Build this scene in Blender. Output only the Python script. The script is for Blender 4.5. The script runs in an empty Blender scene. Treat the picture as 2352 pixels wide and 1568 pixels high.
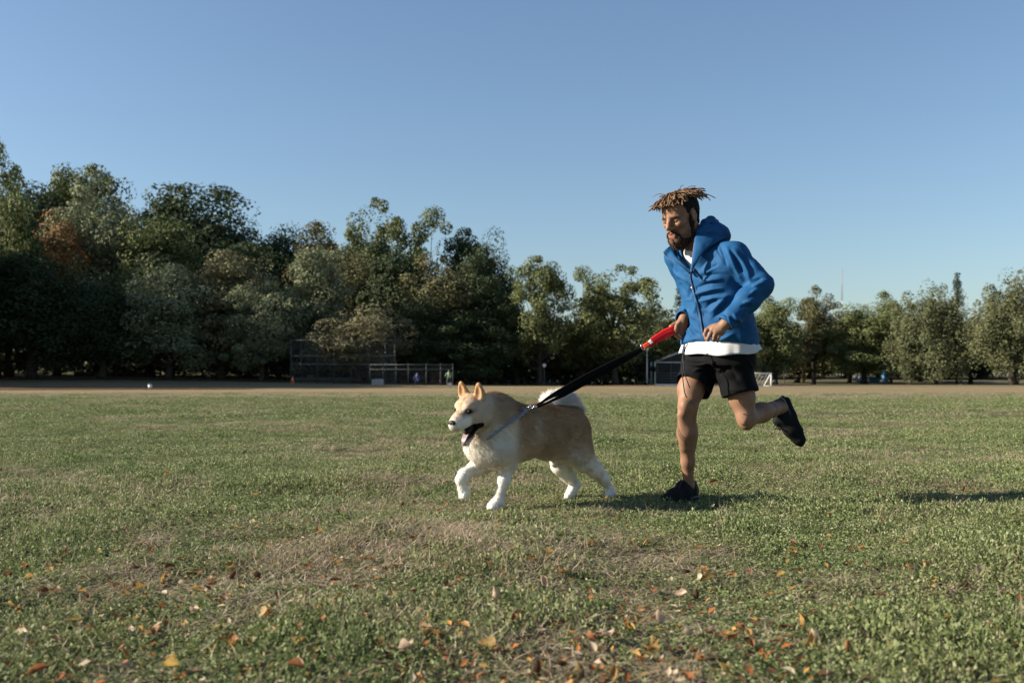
import bpy, math, random
import numpy as np
from mathutils import Vector, Matrix
from mathutils.bvhtree import BVHTree

SC = bpy.context.scene
COL = SC.collection
R = math.radians
SKIP = globals().get('SKIP', set())

# ------------------------------------------------------------------ camera, sky, sun, exposure
CAM_Z = 0.71
FPX, CX, HZ = 2287.0, 1176.0, 872.8        # focal length, centre column and horizon row of a 2352 px wide frame
cam = bpy.data.cameras.new('camera')
cam.sensor_width = 36.0
cam.sensor_fit = 'HORIZONTAL'
cam.lens = 36.0 * FPX / 2352.0
cam.shift_y = (HZ - 784.0) / 2352.0
cam.clip_start = 0.05
cam.clip_end = 20000
cam.dof.use_dof = True
cam.dof.focus_distance = 5.62
cam.dof.aperture_fstop = 3.6
camo = bpy.data.objects.new('camera', cam)
COL.objects.link(camo)
camo.location = (0, 0, CAM_Z)
camo.rotation_euler = (R(90), 0, 0)
SC.camera = camo

SUN_EL, SUN_AZ = 26.0, 3.0                 # sun low on the left, slightly towards the camera's side
world = bpy.data.worlds.new('World')
SC.world = world
world.use_nodes = True
wn = world.node_tree.nodes
bg = wn['Background']
sky = wn.new('ShaderNodeTexSky')
sky.sky_type = 'NISHITA'
sky.sun_disc = False
sky.sun_elevation = R(SUN_EL)
sky.sun_rotation = R(-90 - SUN_AZ)
sky.altitude = 50
sky.air_density = 1.2
sky.dust_density = 0.6
sky.ozone_density = 4.6
hsv = wn.new('ShaderNodeHueSaturation')               # takes a little colour out of the whole sky
hsv.inputs['Saturation'].default_value = 0.94
world.node_tree.links.new(sky.outputs[0], hsv.inputs['Color'])
world.node_tree.links.new(hsv.outputs[0], bg.inputs[0])
bg.inputs[1].default_value = 0.056

sun = bpy.data.lights.new('sun', 'SUN')
sun.energy = 5.0
sun.angle = R(0.55)
sun.color = (1.0, 0.90, 0.76)
suno = bpy.data.objects.new('sun', sun)
COL.objects.link(suno)
SUNV = Vector((-math.cos(R(SUN_AZ)) * math.cos(R(SUN_EL)), -math.sin(R(SUN_AZ)) * math.cos(R(SUN_EL)), math.sin(R(SUN_EL))))
suno.rotation_euler = SUNV.to_track_quat('Z', 'Y').to_euler()
suno.location = (-30, -5, 30)

vs = SC.view_settings
vs.view_transform = 'Standard'
vs.look = 'None'
vs.exposure = 1.35
vs.gamma = 1.0
vs.use_curve_mapping = False
cy = SC.cycles
cy.use_denoising = True
cy.max_bounces = 6
cy.transparent_max_bounces = 12
cy.sample_clamp_indirect = 6
SC.render.engine = 'CYCLES'

# ------------------------------------------------------------------ helpers
rng = np.random.default_rng(7)
random.seed(7)


def P(px, py, Y):
    """a point seen at column px, row py of the 2352 px frame that stands Y metres away"""
    return np.array([(px - CX) * Y / FPX, Y, CAM_Z - (py - HZ) * Y / FPX])


def Z1(x, y, Y): return P(1433.25 + x * .26958, 404.25 + y * .26958, Y)
def Z2(x, y, Y): return P(1451.6 + x * .28711, 735 + y * .28711, Y)
def Z3(x, y, Y): return P(1010.6 + x * .22262, 845.25 + y * .22262, Y)
def Z5(x, y, Y): return P(1470 + x * .1113, 413.4 + y * .1113, Y)
def Z6(x, y, Y): return P(1506.75 + x * .08594, 716.6 + y * .08594, Y)


def ground_at(px, py):
    """distance of the flat field seen at row py"""
    return FPX * CAM_Z / (py - HZ)


def ss(a, b, x):
    t = np.clip((np.asarray(x, float) - a) / (b - a), 0, 1)
    return t * t * (3 - 2 * t)


def nrm(v):
    v = np.asarray(v, float)
    return v / (np.linalg.norm(v, axis=-1, keepdims=True) + 1e-12)


def _hash(ix, iy, iz, seed):
    h = (ix.astype(np.int64) * 374761393 + iy.astype(np.int64) * 668265263 + iz.astype(np.int64) * 2147483647 + seed * 1274126177) & 0xffffffff
    h = ((h ^ (h >> 13)) * 1274126177) & 0xffffffff
    h = (h ^ (h >> 16)) & 0xffff
    return h / 65535.0


def vnoise(p, freq=1.0, seed=0):
    p = np.asarray(p, float) * freq
    i = np.floor(p).astype(np.int64)
    f = p - i
    f = f * f * (3 - 2 * f)
    out = 0
    for dx in (0, 1):
        for dy in (0, 1):
            for dz in (0, 1):
                w = (f[:, 0] if dx else 1 - f[:, 0]) * (f[:, 1] if dy else 1 - f[:, 1]) * (f[:, 2] if dz else 1 - f[:, 2])
                out = out + w * _hash(i[:, 0] + dx, i[:, 1] + dy, i[:, 2] + dz, seed)
    return out * 2 - 1


def fbm(p, freq, seed=0, oct=3):
    return sum(vnoise(p, freq * 2 ** k, seed + k) * .5 ** k for k in range(oct))


def mk_mesh(name, verts, faces, smooth=True, attrs=None):
    """faces: (n,3) or (n,4) array, or a list of such arrays"""
    verts = np.asarray(verts, np.float32)
    fl = faces if isinstance(faces, list) else [faces]
    fl = [np.asarray(f, np.int32) for f in fl if len(f)]
    me = bpy.data.meshes.new(name)
    me.vertices.add(len(verts))
    me.vertices.foreach_set('co', verts.ravel())
    loops = np.concatenate([f.ravel() for f in fl])
    starts, base = [], 0
    for f in fl:
        starts.append(base + np.arange(len(f)) * f.shape[1])
        base += f.size
    starts = np.concatenate(starts).astype(np.int32)
    me.loops.add(len(loops))
    me.loops.foreach_set('vertex_index', loops)
    me.polygons.add(len(starts))
    me.polygons.foreach_set('loop_start', starts)
    me.polygons.foreach_set('use_smooth', np.full(len(starts), smooth))
    for k, v in (attrs or {}).items():
        v = np.asarray(v, np.float32)
        if v.ndim == 1:
            a = me.attributes.new(k, 'FLOAT', 'POINT')
            a.data.foreach_set('value', v)
        else:
            a = me.attributes.new(k, 'FLOAT_COLOR', 'POINT')
            c = np.ones((len(v), 4), np.float32)
            c[:, :3] = v[:, :3]
            a.data.foreach_set('color', c.ravel())
    me.update(calc_edges=True)
    me.validate()
    return me


def obj(name, me, mat=None, parent=None):
    o = bpy.data.objects.new(name, me)
    COL.objects.link(o)
    if mat is not None and me is not None and not me.materials:
        me.materials.append(mat)
    if parent is not None:
        o.parent = parent
        o.matrix_parent_inverse = Matrix.Translation(-parent.location) if parent.type == 'EMPTY' else Matrix.Identity(4)
        if parent.type == 'EMPTY' and parent.rotation_euler.z:
            o.matrix_parent_inverse = parent.matrix_basis.inverted()
    return o


def thing(name, label, cat, loc=(0, 0, 0), group=None, rotz=0):
    o = bpy.data.objects.new(name, None)
    COL.objects.link(o)
    o.location = loc
    o.rotation_euler = (0, 0, rotz)
    o.empty_display_size = .1
    return tag(o, label, cat, group)


def tag(o, label=None, cat=None, group=None, kind=None):
    if label: o['label'] = label
    if cat: o['category'] = cat
    if group: o['group'] = group
    if kind: o['kind'] = kind
    return o


class MB:
    """collects simple shapes into one mesh"""
    def __init__(s):
        s.v, s.f4, s.f3, s.n = [], [], [], 0
        s.c = []

    def add(s, v, f4=None, f3=None, c=None):
        v = np.asarray(v, float)
        s.v.append(v)
        if f4 is not None and len(f4): s.f4.append(np.asarray(f4) + s.n)
        if f3 is not None and len(f3): s.f3.append(np.asarray(f3) + s.n)
        s.c.append(np.broadcast_to(np.asarray((1, 1, 1) if c is None else c, float), (len(v), 3)))
        s.n += len(v)
        return s

    def box(s, c, h, rot=None, col=None):
        q = np.array([[x, y, z] for z in (-1, 1) for y in (-1, 1) for x in (-1, 1)], float) * np.asarray(h)
        if rot is not None: q = q @ np.asarray(rot).T
        return s.add(q + np.asarray(c), [[0, 2, 3, 1], [4, 5, 7, 6], [0, 1, 5, 4], [2, 6, 7, 3], [0, 4, 6, 2], [1, 3, 7, 5]], c=col)

    def tube(s, pts, r, n=8, cap=True, col=None, squash=None):
        pts = np.asarray(pts, float)
        r = np.broadcast_to(np.asarray(r, float), (len(pts),))
        t = nrm(np.gradient(pts, axis=0))
        ref = np.array([0, 0, 1.]) if abs(t[0, 2]) < .9 else np.array([1., 0, 0])
        vs_, u = [], None
        for i in range(len(pts)):
            if u is None: u = nrm(np.cross(t[i], ref))
            u = nrm(u - t[i] * np.dot(u, t[i]))
            w = np.cross(t[i], u)
            a = np.arange(n) * 2 * math.pi / n
            vs_.append(pts[i] + r[i] * (np.cos(a)[:, None] * u + np.sin(a)[:, None] * w))
        v = np.concatenate(vs_)
        m = len(pts)
        f = [[i * n + j, i * n + (j + 1) % n, (i + 1) * n + (j + 1) % n, (i + 1) * n + j] for i in range(m - 1) for j in range(n)]
        f3 = []
        if cap:
            v = np.concatenate([v, pts[:1], pts[-1:]])
            f3 = [[m * n, (j + 1) % n, j] for j in range(n)] + [[m * n + 1, (m - 1) * n + j, (m - 1) * n + (j + 1) % n] for j in range(n)]
        if col is not None and np.ndim(col) == 2:
            c = np.repeat(np.asarray(col), n, axis=0)
            if cap: c = np.concatenate([c, c[:1], c[-1:]])
            col = c
        return s.add(v, f, f3, col)

    def sphere(s, c, r, nu=12, nv=8, rot=None, col=None):
        u = np.arange(nu) * 2 * math.pi / nu
        v = np.linspace(0, math.pi, nv + 1)[1:-1]
        q = np.array([[math.sin(b) * math.cos(a), math.sin(b) * math.sin(a), math.cos(b)] for b in v for a in u])
        q = np.concatenate([q, [[0, 0, 1], [0, 0, -1]]]) * np.asarray(r)
        if rot is not None: q = q @ np.asarray(rot).T
        m = len(v)
        f = [[i * nu + j, (i + 1) * nu + j, (i + 1) * nu + (j + 1) % nu, i * nu + (j + 1) % nu] for i in range(m - 1) for j in range(nu)]
        f3 = [[m * nu, j, (j + 1) % nu] for j in range(nu)] + [[m * nu + 1, (m - 1) * nu + (j + 1) % nu, (m - 1) * nu + j] for j in range(nu)]
        return s.add(q + np.asarray(c), f, f3, col)

    def prism(s, poly, h, col=None):
        """poly: (n,2) outline in x,z; extruded along y by +-h"""
        poly = np.asarray(poly, float)
        n = len(poly)
        v = np.concatenate([np.c_[poly[:, 0], np.full(n, -h), poly[:, 1]], np.c_[poly[:, 0], np.full(n, h), poly[:, 1]], [[*[poly[:, 0].mean()], -h, poly[:, 1].mean()], [poly[:, 0].mean(), h, poly[:, 1].mean()]]])
        f = [[i, (i + 1) % n, n + (i + 1) % n, n + i] for i in range(n)]
        f3 = [[2 * n, (i + 1) % n, i] for i in range(n)] + [[2 * n + 1, n + i, n + (i + 1) % n] for i in range(n)]
        return s.add(v, f, f3, col)

    def sheet(s, rows, th, col=None):
        """rows: (m,n,3) grid of points made a thin solid of thickness th"""
        g = np.asarray(rows, float)
        m, n = g.shape[:2]
        du = np.gradient(g, axis=1)
        dv = np.gradient(g, axis=0)
        nn = nrm(np.cross(du, dv))
        v = np.concatenate([(g + nn * th / 2).reshape(-1, 3), (g - nn * th / 2).reshape(-1, 3)])
        o = m * n
        q = [[i * n + j, i * n + j + 1, (i + 1) * n + j + 1, (i + 1) * n + j] for i in range(m - 1) for j in range(n - 1)]
        f = q + [[a + o, d + o, c + o, b + o] for a, b, c, d in q]
        rim = [j for j in range(n)] + [i * n + n - 1 for i in range(1, m)] + [(m - 1) * n + j for j in range(n - 2, -1, -1)] + [i * n for i in range(m - 2, 0, -1)]
        f += [[rim[(k + 1) % len(rim)], rim[k], rim[k] + o, rim[(k + 1) % len(rim)] + o] for k in range(len(rim))]
        return s.add(v, f, None, col)

    def mesh(s, name, smooth=True, colattr=False):
        fs = []
        if s.f4: fs.append(np.concatenate(s.f4))
        if s.f3: fs.append(np.concatenate(s.f3))
        return mk_mesh(name, np.concatenate(s.v), fs, smooth, {'Col': np.concatenate(s.c)} if colattr else None)

    def build(s, name, mat, parent=None, smooth=True, colattr=False):
        return obj(name, s.mesh(name, smooth, colattr), mat, parent)


def spline(pts, n):
    """Catmull-Rom through pts, n samples"""
    p = np.asarray(pts, float)
    p = np.concatenate([[2 * p[0] - p[1]], p, [2 * p[-1] - p[-2]]])
    m = len(p) - 3
    out = []
    for t in np.linspace(0, m - 1e-6, n):
        i = int(t)
        f = t - i
        a, b, c, d = p[i:i + 4]
        out.append(.5 * (2 * b + (c - a) * f + (2 * a - 5 * b + 4 * c - d) * f * f + (3 * b - a - 3 * c + d) * f ** 3))
    return np.array(out)


# ------------------------------------------------------------------ implicit surfaces (smooth unions meshed with surface nets)
class Field:
    def __init__(s, lo, hi, h):
        s.lo = np.asarray(lo, np.float32)
        s.h = h
        s.n = np.ceil((np.asarray(hi) - s.lo) / h).astype(int) + 1
        s.f = np.full(s.n, .3, np.float32)
        s.ax = [(s.lo[i] + np.arange(s.n[i]) * h).astype(np.float32) for i in range(3)]

    def sub(s, lo, hi):
        a = np.clip(np.floor((np.asarray(lo) - s.lo) / s.h).astype(int), 0, s.n)
        b = np.clip(np.ceil((np.asarray(hi) - s.lo) / s.h).astype(int) + 1, 0, s.n)
        if (b <= a).any(): return None, None
        sl = tuple(slice(a[i], b[i]) for i in range(3))
        return sl, np.ix_(*[s.ax[i][sl[i]] for i in range(3)])

    def _mix(s, sl, d, k, op):
        f = s.f[sl]
        if op == 'u':
            hh = np.maximum(k - np.abs(f - d), 0) / k
            s.f[sl] = np.minimum(f, d) - hh * hh * k * .25
        else:
            d = -d
            hh = np.maximum(k - np.abs(f - d), 0) / k
            s.f[sl] = np.maximum(f, d) + hh * hh * k * .25

    def rc(s, a, b, ra, rb, k=.02, op='u'):
        a, b = np.asarray(a, float), np.asarray(b, float)
        m = max(ra, rb) + k + 2 * s.h
        sl, g = s.sub(np.minimum(a, b) - m, np.maximum(a, b) + m)
        if sl is None: return s
        ba = b - a
        L = max(float(ba @ ba), 1e-9)
        x, y, z = (g[i] - np.float32(a[i]) for i in range(3))
        t = np.clip((x * ba[0] + y * ba[1] + z * ba[2]) / L, 0, 1).astype(np.float32)
        d = np.sqrt((x - t * ba[0]) ** 2 + (y - t * ba[1]) ** 2 + (z - t * ba[2]) ** 2) - (ra + (rb - ra) * t)
        s._mix(sl, d.astype(np.float32), k, op)
        return s

    def chain(s, pts, rs, k=.02, op='u'):
        for i in range(len(pts) - 1):
            s.rc(pts[i], pts[i + 1], rs[i], rs[i + 1], k, op)
        return s

    def ell(s, c, r, A=None, k=.02, op='u'):
        """ellipsoid; columns of A are its axes"""
        c, r = np.asarray(c, float), np.asarray(r, float)
        A = np.eye(3) if A is None else np.asarray(A, float)
        e = np.sqrt(((A * r) ** 2).sum(1)) + k + 2 * s.h
        sl, g = s.sub(c - e, c + e)
        if sl is None: return s
        x, y, z = (g[i] - np.float32(c[i]) for i in range(3))
        k0 = k1 = 0
        for j in range(3):
            q = x * np.float32(A[0, j]) + y * np.float32(A[1, j]) + z * np.float32(A[2, j])
            k0 = k0 + (q / r[j]) ** 2
            k1 = k1 + (q / r[j] ** 2) ** 2
        k0, k1 = np.sqrt(k0), np.sqrt(k1) + 1e-6
        s._mix(sl, (k0 * (k0 - 1) / k1).astype(np.float32), k, op)
        return s

    def tube(s, cs, ab, ax, k=.03, op='u', e=2.0):
        """upright tube: centres cs (n,3) from low to high, half axes ab (n,2) along the two horizontal axes ax"""
        cs, ab = np.asarray(cs, float), np.asarray(ab, float)
        m = ab.max() + k + .03
        sl, g = s.sub(cs.min(0) - m, cs.max(0) + m)
        if sl is None: return s
        z = g[2].ravel()
        cx, cyy = np.interp(z, cs[:, 2], cs[:, 0]), np.interp(z, cs[:, 2], cs[:, 1])
        a, b = np.interp(z, cs[:, 2], ab[:, 0]), np.interp(z, cs[:, 2], ab[:, 1])
        x, y = g[0] - cx[None, None, :], g[1] - cyy[None, None, :]
        u = x * ax[0][0] + y * ax[0][1]
        v = x * ax[1][0] + y * ax[1][1]
        q = (np.abs(u / a) ** e + np.abs(v / b) ** e) ** (1 / e)
        d = (q - 1) * np.minimum(a, b)
        over = np.maximum(np.maximum(cs[0, 2] - z, z - cs[-1, 2]), -1)[None, None, :]
        d = np.where(over > 0, np.sqrt(np.maximum(d, 0) ** 2 + over ** 2), d)
        s._mix(sl, d.astype(np.float32), k, op)
        return s

    def plane(s, p, n, k=.004):
        """cut away the side the normal n points to"""
        n = nrm(n)
        d = sum((s.ax[i].reshape([-1 if j == i else 1 for j in range(3)]) - p[i]) * n[i] for i in range(3)).astype(np.float32)
        s.f = np.maximum(s.f, d)
        return s

    def shell(s, th):
        s.f = np.abs(s.f + th / 2) - th / 2
        return s

    def mesh(s, smooth=2):
        f, n = s.f, s.n
        ins = f < 0
        c = np.zeros(n - 1, np.int8)
        for dx in (0, 1):
            for dy in (0, 1):
                for dz in (0, 1):
                    c += ins[dx:n[0] - 1 + dx, dy:n[1] - 1 + dy, dz:n[2] - 1 + dz]
        act = np.argwhere((c > 0) & (c < 8))
        idx = np.full(n - 1, -1, np.int32)
        idx[act[:, 0], act[:, 1], act[:, 2]] = np.arange(len(act))
        acc = np.zeros((len(act), 3))
        cnt = np.zeros(len(act))
        cor = [(0, 0, 0), (1, 0, 0), (0, 1, 0), (1, 1, 0), (0, 0, 1), (1, 0, 1), (0, 1, 1), (1, 1, 1)]
        val = [f[act[:, 0] + a, act[:, 1] + b, act[:, 2] + d] for a, b, d in cor]
        for i in range(8):
            for j in range(i + 1, 8):
                if sum(abs(cor[i][q] - cor[j][q]) for q in range(3)) != 1: continue
                m = (val[i] < 0) != (val[j] < 0)
                t = np.where(m, val[i] / np.where(m, val[i] - val[j], 1), 0)
                pa, pb = np.array(cor[i], float), np.array(cor[j], float)
                acc += np.where(m[:, None], pa + t[:, None] * (pb - pa), 0)
                cnt += m
        v = (act + acc / cnt[:, None]) * s.h + s.lo
        faces = []
        for a in range(3):
            b, d = (a + 1) % 3, (a + 2) % 3
            sl0 = [slice(None)] * 3
            sl1 = [slice(None)] * 3
            sl0[a], sl1[a] = slice(0, -1), slice(1, None)
            x0, x1 = ins[tuple(sl0)], ins[tuple(sl1)]
            e = np.argwhere(x0 != x1)
            ok = (e[:, b] > 0) & (e[:, d] > 0) & (e[:, b] < n[b] - 1) & (e[:, d] < n[d] - 1)
            e = e[ok]
            flip = x1[e[:, 0], e[:, 1], e[:, 2]]
            q = []
            for ob, od in ((-1, -1), (0, -1), (0, 0), (-1, 0)):
                w = e.copy()
                w[:, b] += ob
                w[:, d] += od
                q.append(idx[w[:, 0], w[:, 1], w[:, 2]])
            q = np.stack(q, 1)
            q[flip] = q[flip][:, ::-1]
            faces.append(q)
        fc = np.concatenate(faces)
        fc = fc[(fc >= 0).all(1)]
        for _ in range(smooth):
            v = relax(v, fc, .5)
        return v, fc


def relax(v, fc, w):
    s_, c_ = np.zeros_like(v), np.zeros(len(v))
    for i in range(4):
        a, b = fc[:, i], fc[:, (i + 1) % 4]
        for q in range(3):
            s_[:, q] += np.bincount(a, v[b, q], len(v)) + np.bincount(b, v[a, q], len(v))
        c_ += np.bincount(a, minlength=len(v)) + np.bincount(b, minlength=len(v))
    return v * (1 - w) + w * s_ / np.maximum(c_, 1)[:, None]


def vnormals(v, fc):
    n = np.cross(v[fc[:, 2]] - v[fc[:, 0]], v[fc[:, 3]] - v[fc[:, 1]])
    out = np.zeros_like(v)
    for i in range(4):
        for q in range(3):
            out[:, q] += np.bincount(fc[:, i], n[:, q], len(v))
    return nrm(out)


def bvh(v, fc):
    return BVHTree.FromPolygons([Vector(p) for p in v], [tuple(f) for f in fc])


def hit(tree, pt):
    """surface point met by the sight line through pt"""
    o = Vector((0, 0, CAM_Z))
    d = (Vector(pt) - o).normalized()
    loc, nr, i, t = tree.ray_cast(o, d)
    return (np.array(loc), np.array(nr)) if loc is not None else (np.array(pt, float), np.array([0, -1., 0]))


def seg_dist(v, pts):
    """distance of every v to a polyline, and the parameter 0..1 along it"""
    best = np.full(len(v), 9.)
    par = np.zeros(len(v))
    m = len(pts) - 1
    for i in range(m):
        a, ba = pts[i], pts[i + 1] - pts[i]
        t = np.clip(((v - a) @ ba) / max(ba @ ba, 1e-12), 0, 1)
        d = np.linalg.norm(v - a - t[:, None] * ba, axis=1)
        k = d < best
        best[k] = d[k]
        par[k] = (i + t[k]) / m
    return best, par


class Frame:
    def __init__(s, o, fwd, pitch=0, roll=0, scale=1.0):
        """x forward, y left, z up; fwd is a horizontal direction, pitch tips the front down"""
        f = nrm(np.array([fwd[0], fwd[1], 0.]))
        up = np.array([0, 0, 1.])
        l = np.cross(up, f)
        cp, sp = math.cos(pitch), math.sin(pitch)
        f2 = f * cp - up * sp
        u2 = up * cp + f * sp
        cr, sr = math.cos(roll), math.sin(roll)
        l2, u3 = l * cr + u2 * sr, u2 * cr - l * sr
        s.A = np.stack([f2, l2, u3], 1)
        s.o, s.k = np.asarray(o, float), scale

    def __call__(s, x, y, z):
        return s.o + s.A @ (np.array([x, y, z]) * s.k)

    def inv(s, p):
        return ((p - s.o) @ s.A) / s.k


# ------------------------------------------------------------------ materials
def mat(name, base=None, rough=.7, attr=None, noise=None, bump=None, spec=.3, sheen=0, objcol=False, metal=0, trans=0, sss=0):
    m = bpy.data.materials.new(name)
    m.use_nodes = True
    nt = m.node_tree
    N, L = nt.nodes, nt.links
    b = N['Principled BSDF']
    b.inputs['Roughness'].default_value = rough
    b.inputs['Specular IOR Level'].default_value = spec
    b.inputs['Metallic'].default_value = metal
    if sheen:
        b.inputs['Sheen Weight'].default_value = sheen
        b.inputs['Sheen Roughness'].default_value = .5
    col = None
    if attr:
        a = N.new('ShaderNodeAttribute')
        a.attribute_name = attr
        col = a.outputs['Color']
    elif objcol:
        a = N.new('ShaderNodeObjectInfo')
        col = a.outputs['Color']
    if base is not None:
        b.inputs['Base Color'].default_value = (*base, 1)
    if noise:
        sc, amt = noise[:2]
        g = N.new('ShaderNodeNewGeometry')
        t = N.new('ShaderNodeTexNoise')
        t.inputs['Scale'].default_value = sc
        t.inputs['Detail'].default_value = 5
        L.new(g.outputs['Position'], t.inputs['Vector'])
        mr = N.new('ShaderNodeMapRange')
        mr.inputs[1].default_value, mr.inputs[2].default_value = .3, .7
        mr.inputs[3].default_value, mr.inputs[4].default_value = 1 - amt, 1 + amt
        L.new(t.outputs['Fac'], mr.inputs[0])
        mx = N.new('ShaderNodeMix')
        mx.data_type = 'RGBA'
        mx.blend_type = 'MULTIPLY'
        mx.inputs[0].default_value = 1
        if col: L.new(col, mx.inputs[6])
        else: mx.inputs[6].default_value = (*base, 1)
        L.new(mr.outputs[0], mx.inputs[7])
        col = mx.outputs[2]
    if col: L.new(col, b.inputs['Base Color'])
    if bump:
        g = N.new('ShaderNodeNewGeometry')
        t = N.new('ShaderNodeTexNoise')
        t.inputs['Scale'].default_value = bump[0]
        t.inputs['Detail'].default_value = 4
        L.new(g.outputs['Position'], t.inputs['Vector'])
        bp = N.new('ShaderNodeBump')
        bp.inputs['Strength'].default_value = bump[1]
        bp.inputs['Distance'].default_value = bump[2]
        L.new(t.outputs['Fac'], bp.inputs['Height'])
        L.new(bp.outputs[0], b.inputs['Normal'])
    if trans:
        td = N.new('ShaderNodeBsdfTranslucent')
        mxs = N.new('ShaderNodeMixShader')
        mxs.inputs[0].default_value = trans
        if col: L.new(col, td.inputs[0])
        else: td.inputs[0].default_value = (*base, 1)
        L.new(b.outputs[0], mxs.inputs[1])
        L.new(td.outputs[0], mxs.inputs[2])
        L.new(mxs.outputs[0], N['Material Output'].inputs[0])
    if sss:
        b.inputs['Subsurface Weight'].default_value = sss
        b.inputs['Subsurface Radius'].default_value = (.9, .35, .2)
        b.inputs['Subsurface Scale'].default_value = .006
    return m

# ------------------------------------------------------------------ ground
def terrain(x, y):
    x, y = np.asarray(x, float), np.asarray(y, float)
    z = 1.55 * ss(70, 150, y) * ss(10, -60, x)
    z = z + 6.5 * ss(135, 190, y) * ss(25, -50, x)
    z = z + 2.0 * ss(165, 260, y)
    near = ss(40, 12, y)
    p = np.stack([x, y, 0 * x], -1).reshape(-1, 3)
    b = (fbm(p, .9, 11, 2) * .030 + fbm(p, .25, 5, 2) * .03 + vnoise(p, 3.4, 15) * .011).reshape(x.shape)
    calm = 1 - ss(1.6, .7, np.hypot((x - .75) / 1.5, (y - 5.65) / .8))     # level where the runner and the dog tread
    return z + b * near * calm


def ground_material():
    m = bpy.data.materials.new('field_ground')
    m.use_nodes = True
    N, L = m.node_tree.nodes, m.node_tree.links
    b = N['Principled BSDF']
    b.inputs['Roughness'].default_value = .95
    b.inputs['Specular IOR Level'].default_value = .1
    g = N.new('ShaderNodeNewGeometry')
    sep = N.new('ShaderNodeSeparateXYZ')
    L.new(g.outputs['Position'], sep.inputs[0])

    def noise(scale, detail=6, stretch=None):
        t = N.new('ShaderNodeTexNoise')
        t.inputs['Scale'].default_value = scale
        t.inputs['Detail'].default_value = detail
        t.inputs['Roughness'].default_value = .65
        if stretch:
            mp = N.new('ShaderNodeMapping')
            mp.inputs['Scale'].default_value = stretch
            L.new(g.outputs['Position'], mp.inputs[0])
            L.new(mp.outputs[0], t.inputs['Vector'])
        else:
            L.new(g.outputs['Position'], t.inputs['Vector'])
        return t.outputs['Fac']

    def rangev(x, a, c, lo=0., hi=1.):
        r = N.new('ShaderNodeMapRange')
        r.interpolation_type = 'SMOOTHSTEP'
        for i, v in enumerate((a, c, lo, hi)): r.inputs[1 + i].default_value = v
        L.new(x, r.inputs[0])
        return r.outputs[0]

    def mix(fac, a, c):
        r = N.new('ShaderNodeMix')
        r.data_type = 'RGBA'
        if isinstance(fac, float): r.inputs[0].default_value = fac
        else: L.new(fac, r.inputs[0])
        for i, v in ((6, a), (7, c)):
            if isinstance(v, tuple): r.inputs[i].default_value = (*v, 1)
            else: L.new(v, r.inputs[i])
        return r.outputs[2]

    def math_(op, a, c):
        r = N.new('ShaderNodeMath')
        r.operation = op
        for i, v in ((0, a), (1, c)):
            if isinstance(v, (int, float)): r.inputs[i].default_value = v
            else: L.new(v, r.inputs[i])
        return r.outputs[0]

    soil = mix(rangev(noise(24), .35, .65), (.030, .030, .016), (.066, .062, .032))
    turf = mix(rangev(noise(.5), .4, .6), (.085, .105, .042), (.150, .135, .072))
    turf = mix(rangev(noise(7), .35, .7), turf, (.055, .075, .028))
    tan = mix(rangev(noise(.12, 5, (.35, 1, 1)), .40, .62), (.215, .160, .088), (.160, .135, .070))
    far = mix(rangev(noise(.09), .4, .65), (.100, .085, .050), (.060, .062, .032))
    wob = math_('ADD', sep.outputs[1], math_('MULTIPLY', math_('SUBTRACT', noise(.08), .5), 26.))
    c = mix(rangev(sep.outputs[1], 9, 17), soil, turf)
    c = mix(rangev(wob, 40, 62), c, tan)
    c = mix(rangev(sep.outputs[1], 122, 138), c, far)
    L.new(c, b.inputs['Base Color'])
    bp = N.new('ShaderNodeBump')
    bp.inputs['Strength'].default_value = .8
    bp.inputs['Distance'].default_value = .05
    L.new(noise(22), bp.inputs['Height'])
    L.new(bp.outputs[0], b.inputs['Normal'])
    return m


ys = np.concatenate([np.arange(-6, 2, 1.), np.arange(2, 14, .12), np.arange(14, 40, .8), np.geomspace(40, 6000, 90)])
us = np.linspace(-1, 1, 161)
us = np.sign(us) * np.abs(us) ** 1.3
YY, UU = np.meshgrid(ys, us, indexing='ij')
XX = UU * (np.maximum(YY, 2) * 1.35 + 8 + 60 * ss(20, 60, YY))
gv = np.stack([XX, YY, terrain(XX, YY)], -1).reshape(-1, 3)
nr_, nc_ = YY.shape
ii = np.arange(nr_ - 1)[:, None] * nc_ + np.arange(nc_ - 1)
gf = np.stack([ii, ii + 1, ii + nc_ + 1, ii + nc_], -1).reshape(-1, 4)
ground = obj('ground', mk_mesh('ground', gv, gf), ground_material())
tag(ground, kind='structure')

# bare earth of the ball infield on the left and a strip of worn clay in the middle
m_clay = mat('clay', (.105, .058, .034), .95, noise=(.6, .25), spec=.1)


def ground_patch(name, outline, dz, m):
    c = np.mean(outline, 0)
    v = [(x, y, float(terrain(np.array([x]), np.array([y]))[0]) + dz) for x, y in outline]
    v.append((c[0], c[1], float(terrain(np.array([c[0]]), np.array([c[1]]))[0]) + dz))
    n = len(outline)
    return tag(obj(name, mk_mesh(name, v, np.array([[n, i, (i + 1) % n] for i in range(n)])), m), kind='structure')


def wob_ellipse(cx, cy_, rx, ry, n=64, s=1):
    a = np.arange(n) * 2 * math.pi / n
    k = 1 + .06 * np.sin(3 * a + s) + .04 * np.sin(7 * a + 2 * s)
    return np.stack([cx + rx * k * np.cos(a), cy_ + ry * k * np.sin(a)], 1)


ground_patch('infield', wob_ellipse(-46, 78, 25, 6.5, s=2), .05, m_clay)
ground_patch('worn_path', wob_ellipse(2, 121, 34, 3.0, s=4), .05, mat('worn_earth', (.26, .185, .12), .95, noise=(.5, .2), spec=.1))
ground_patch('worn_track', wob_ellipse(44, 112, 30, 2.2, s=5), .05, bpy.data.materials['worn_earth'])

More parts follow.
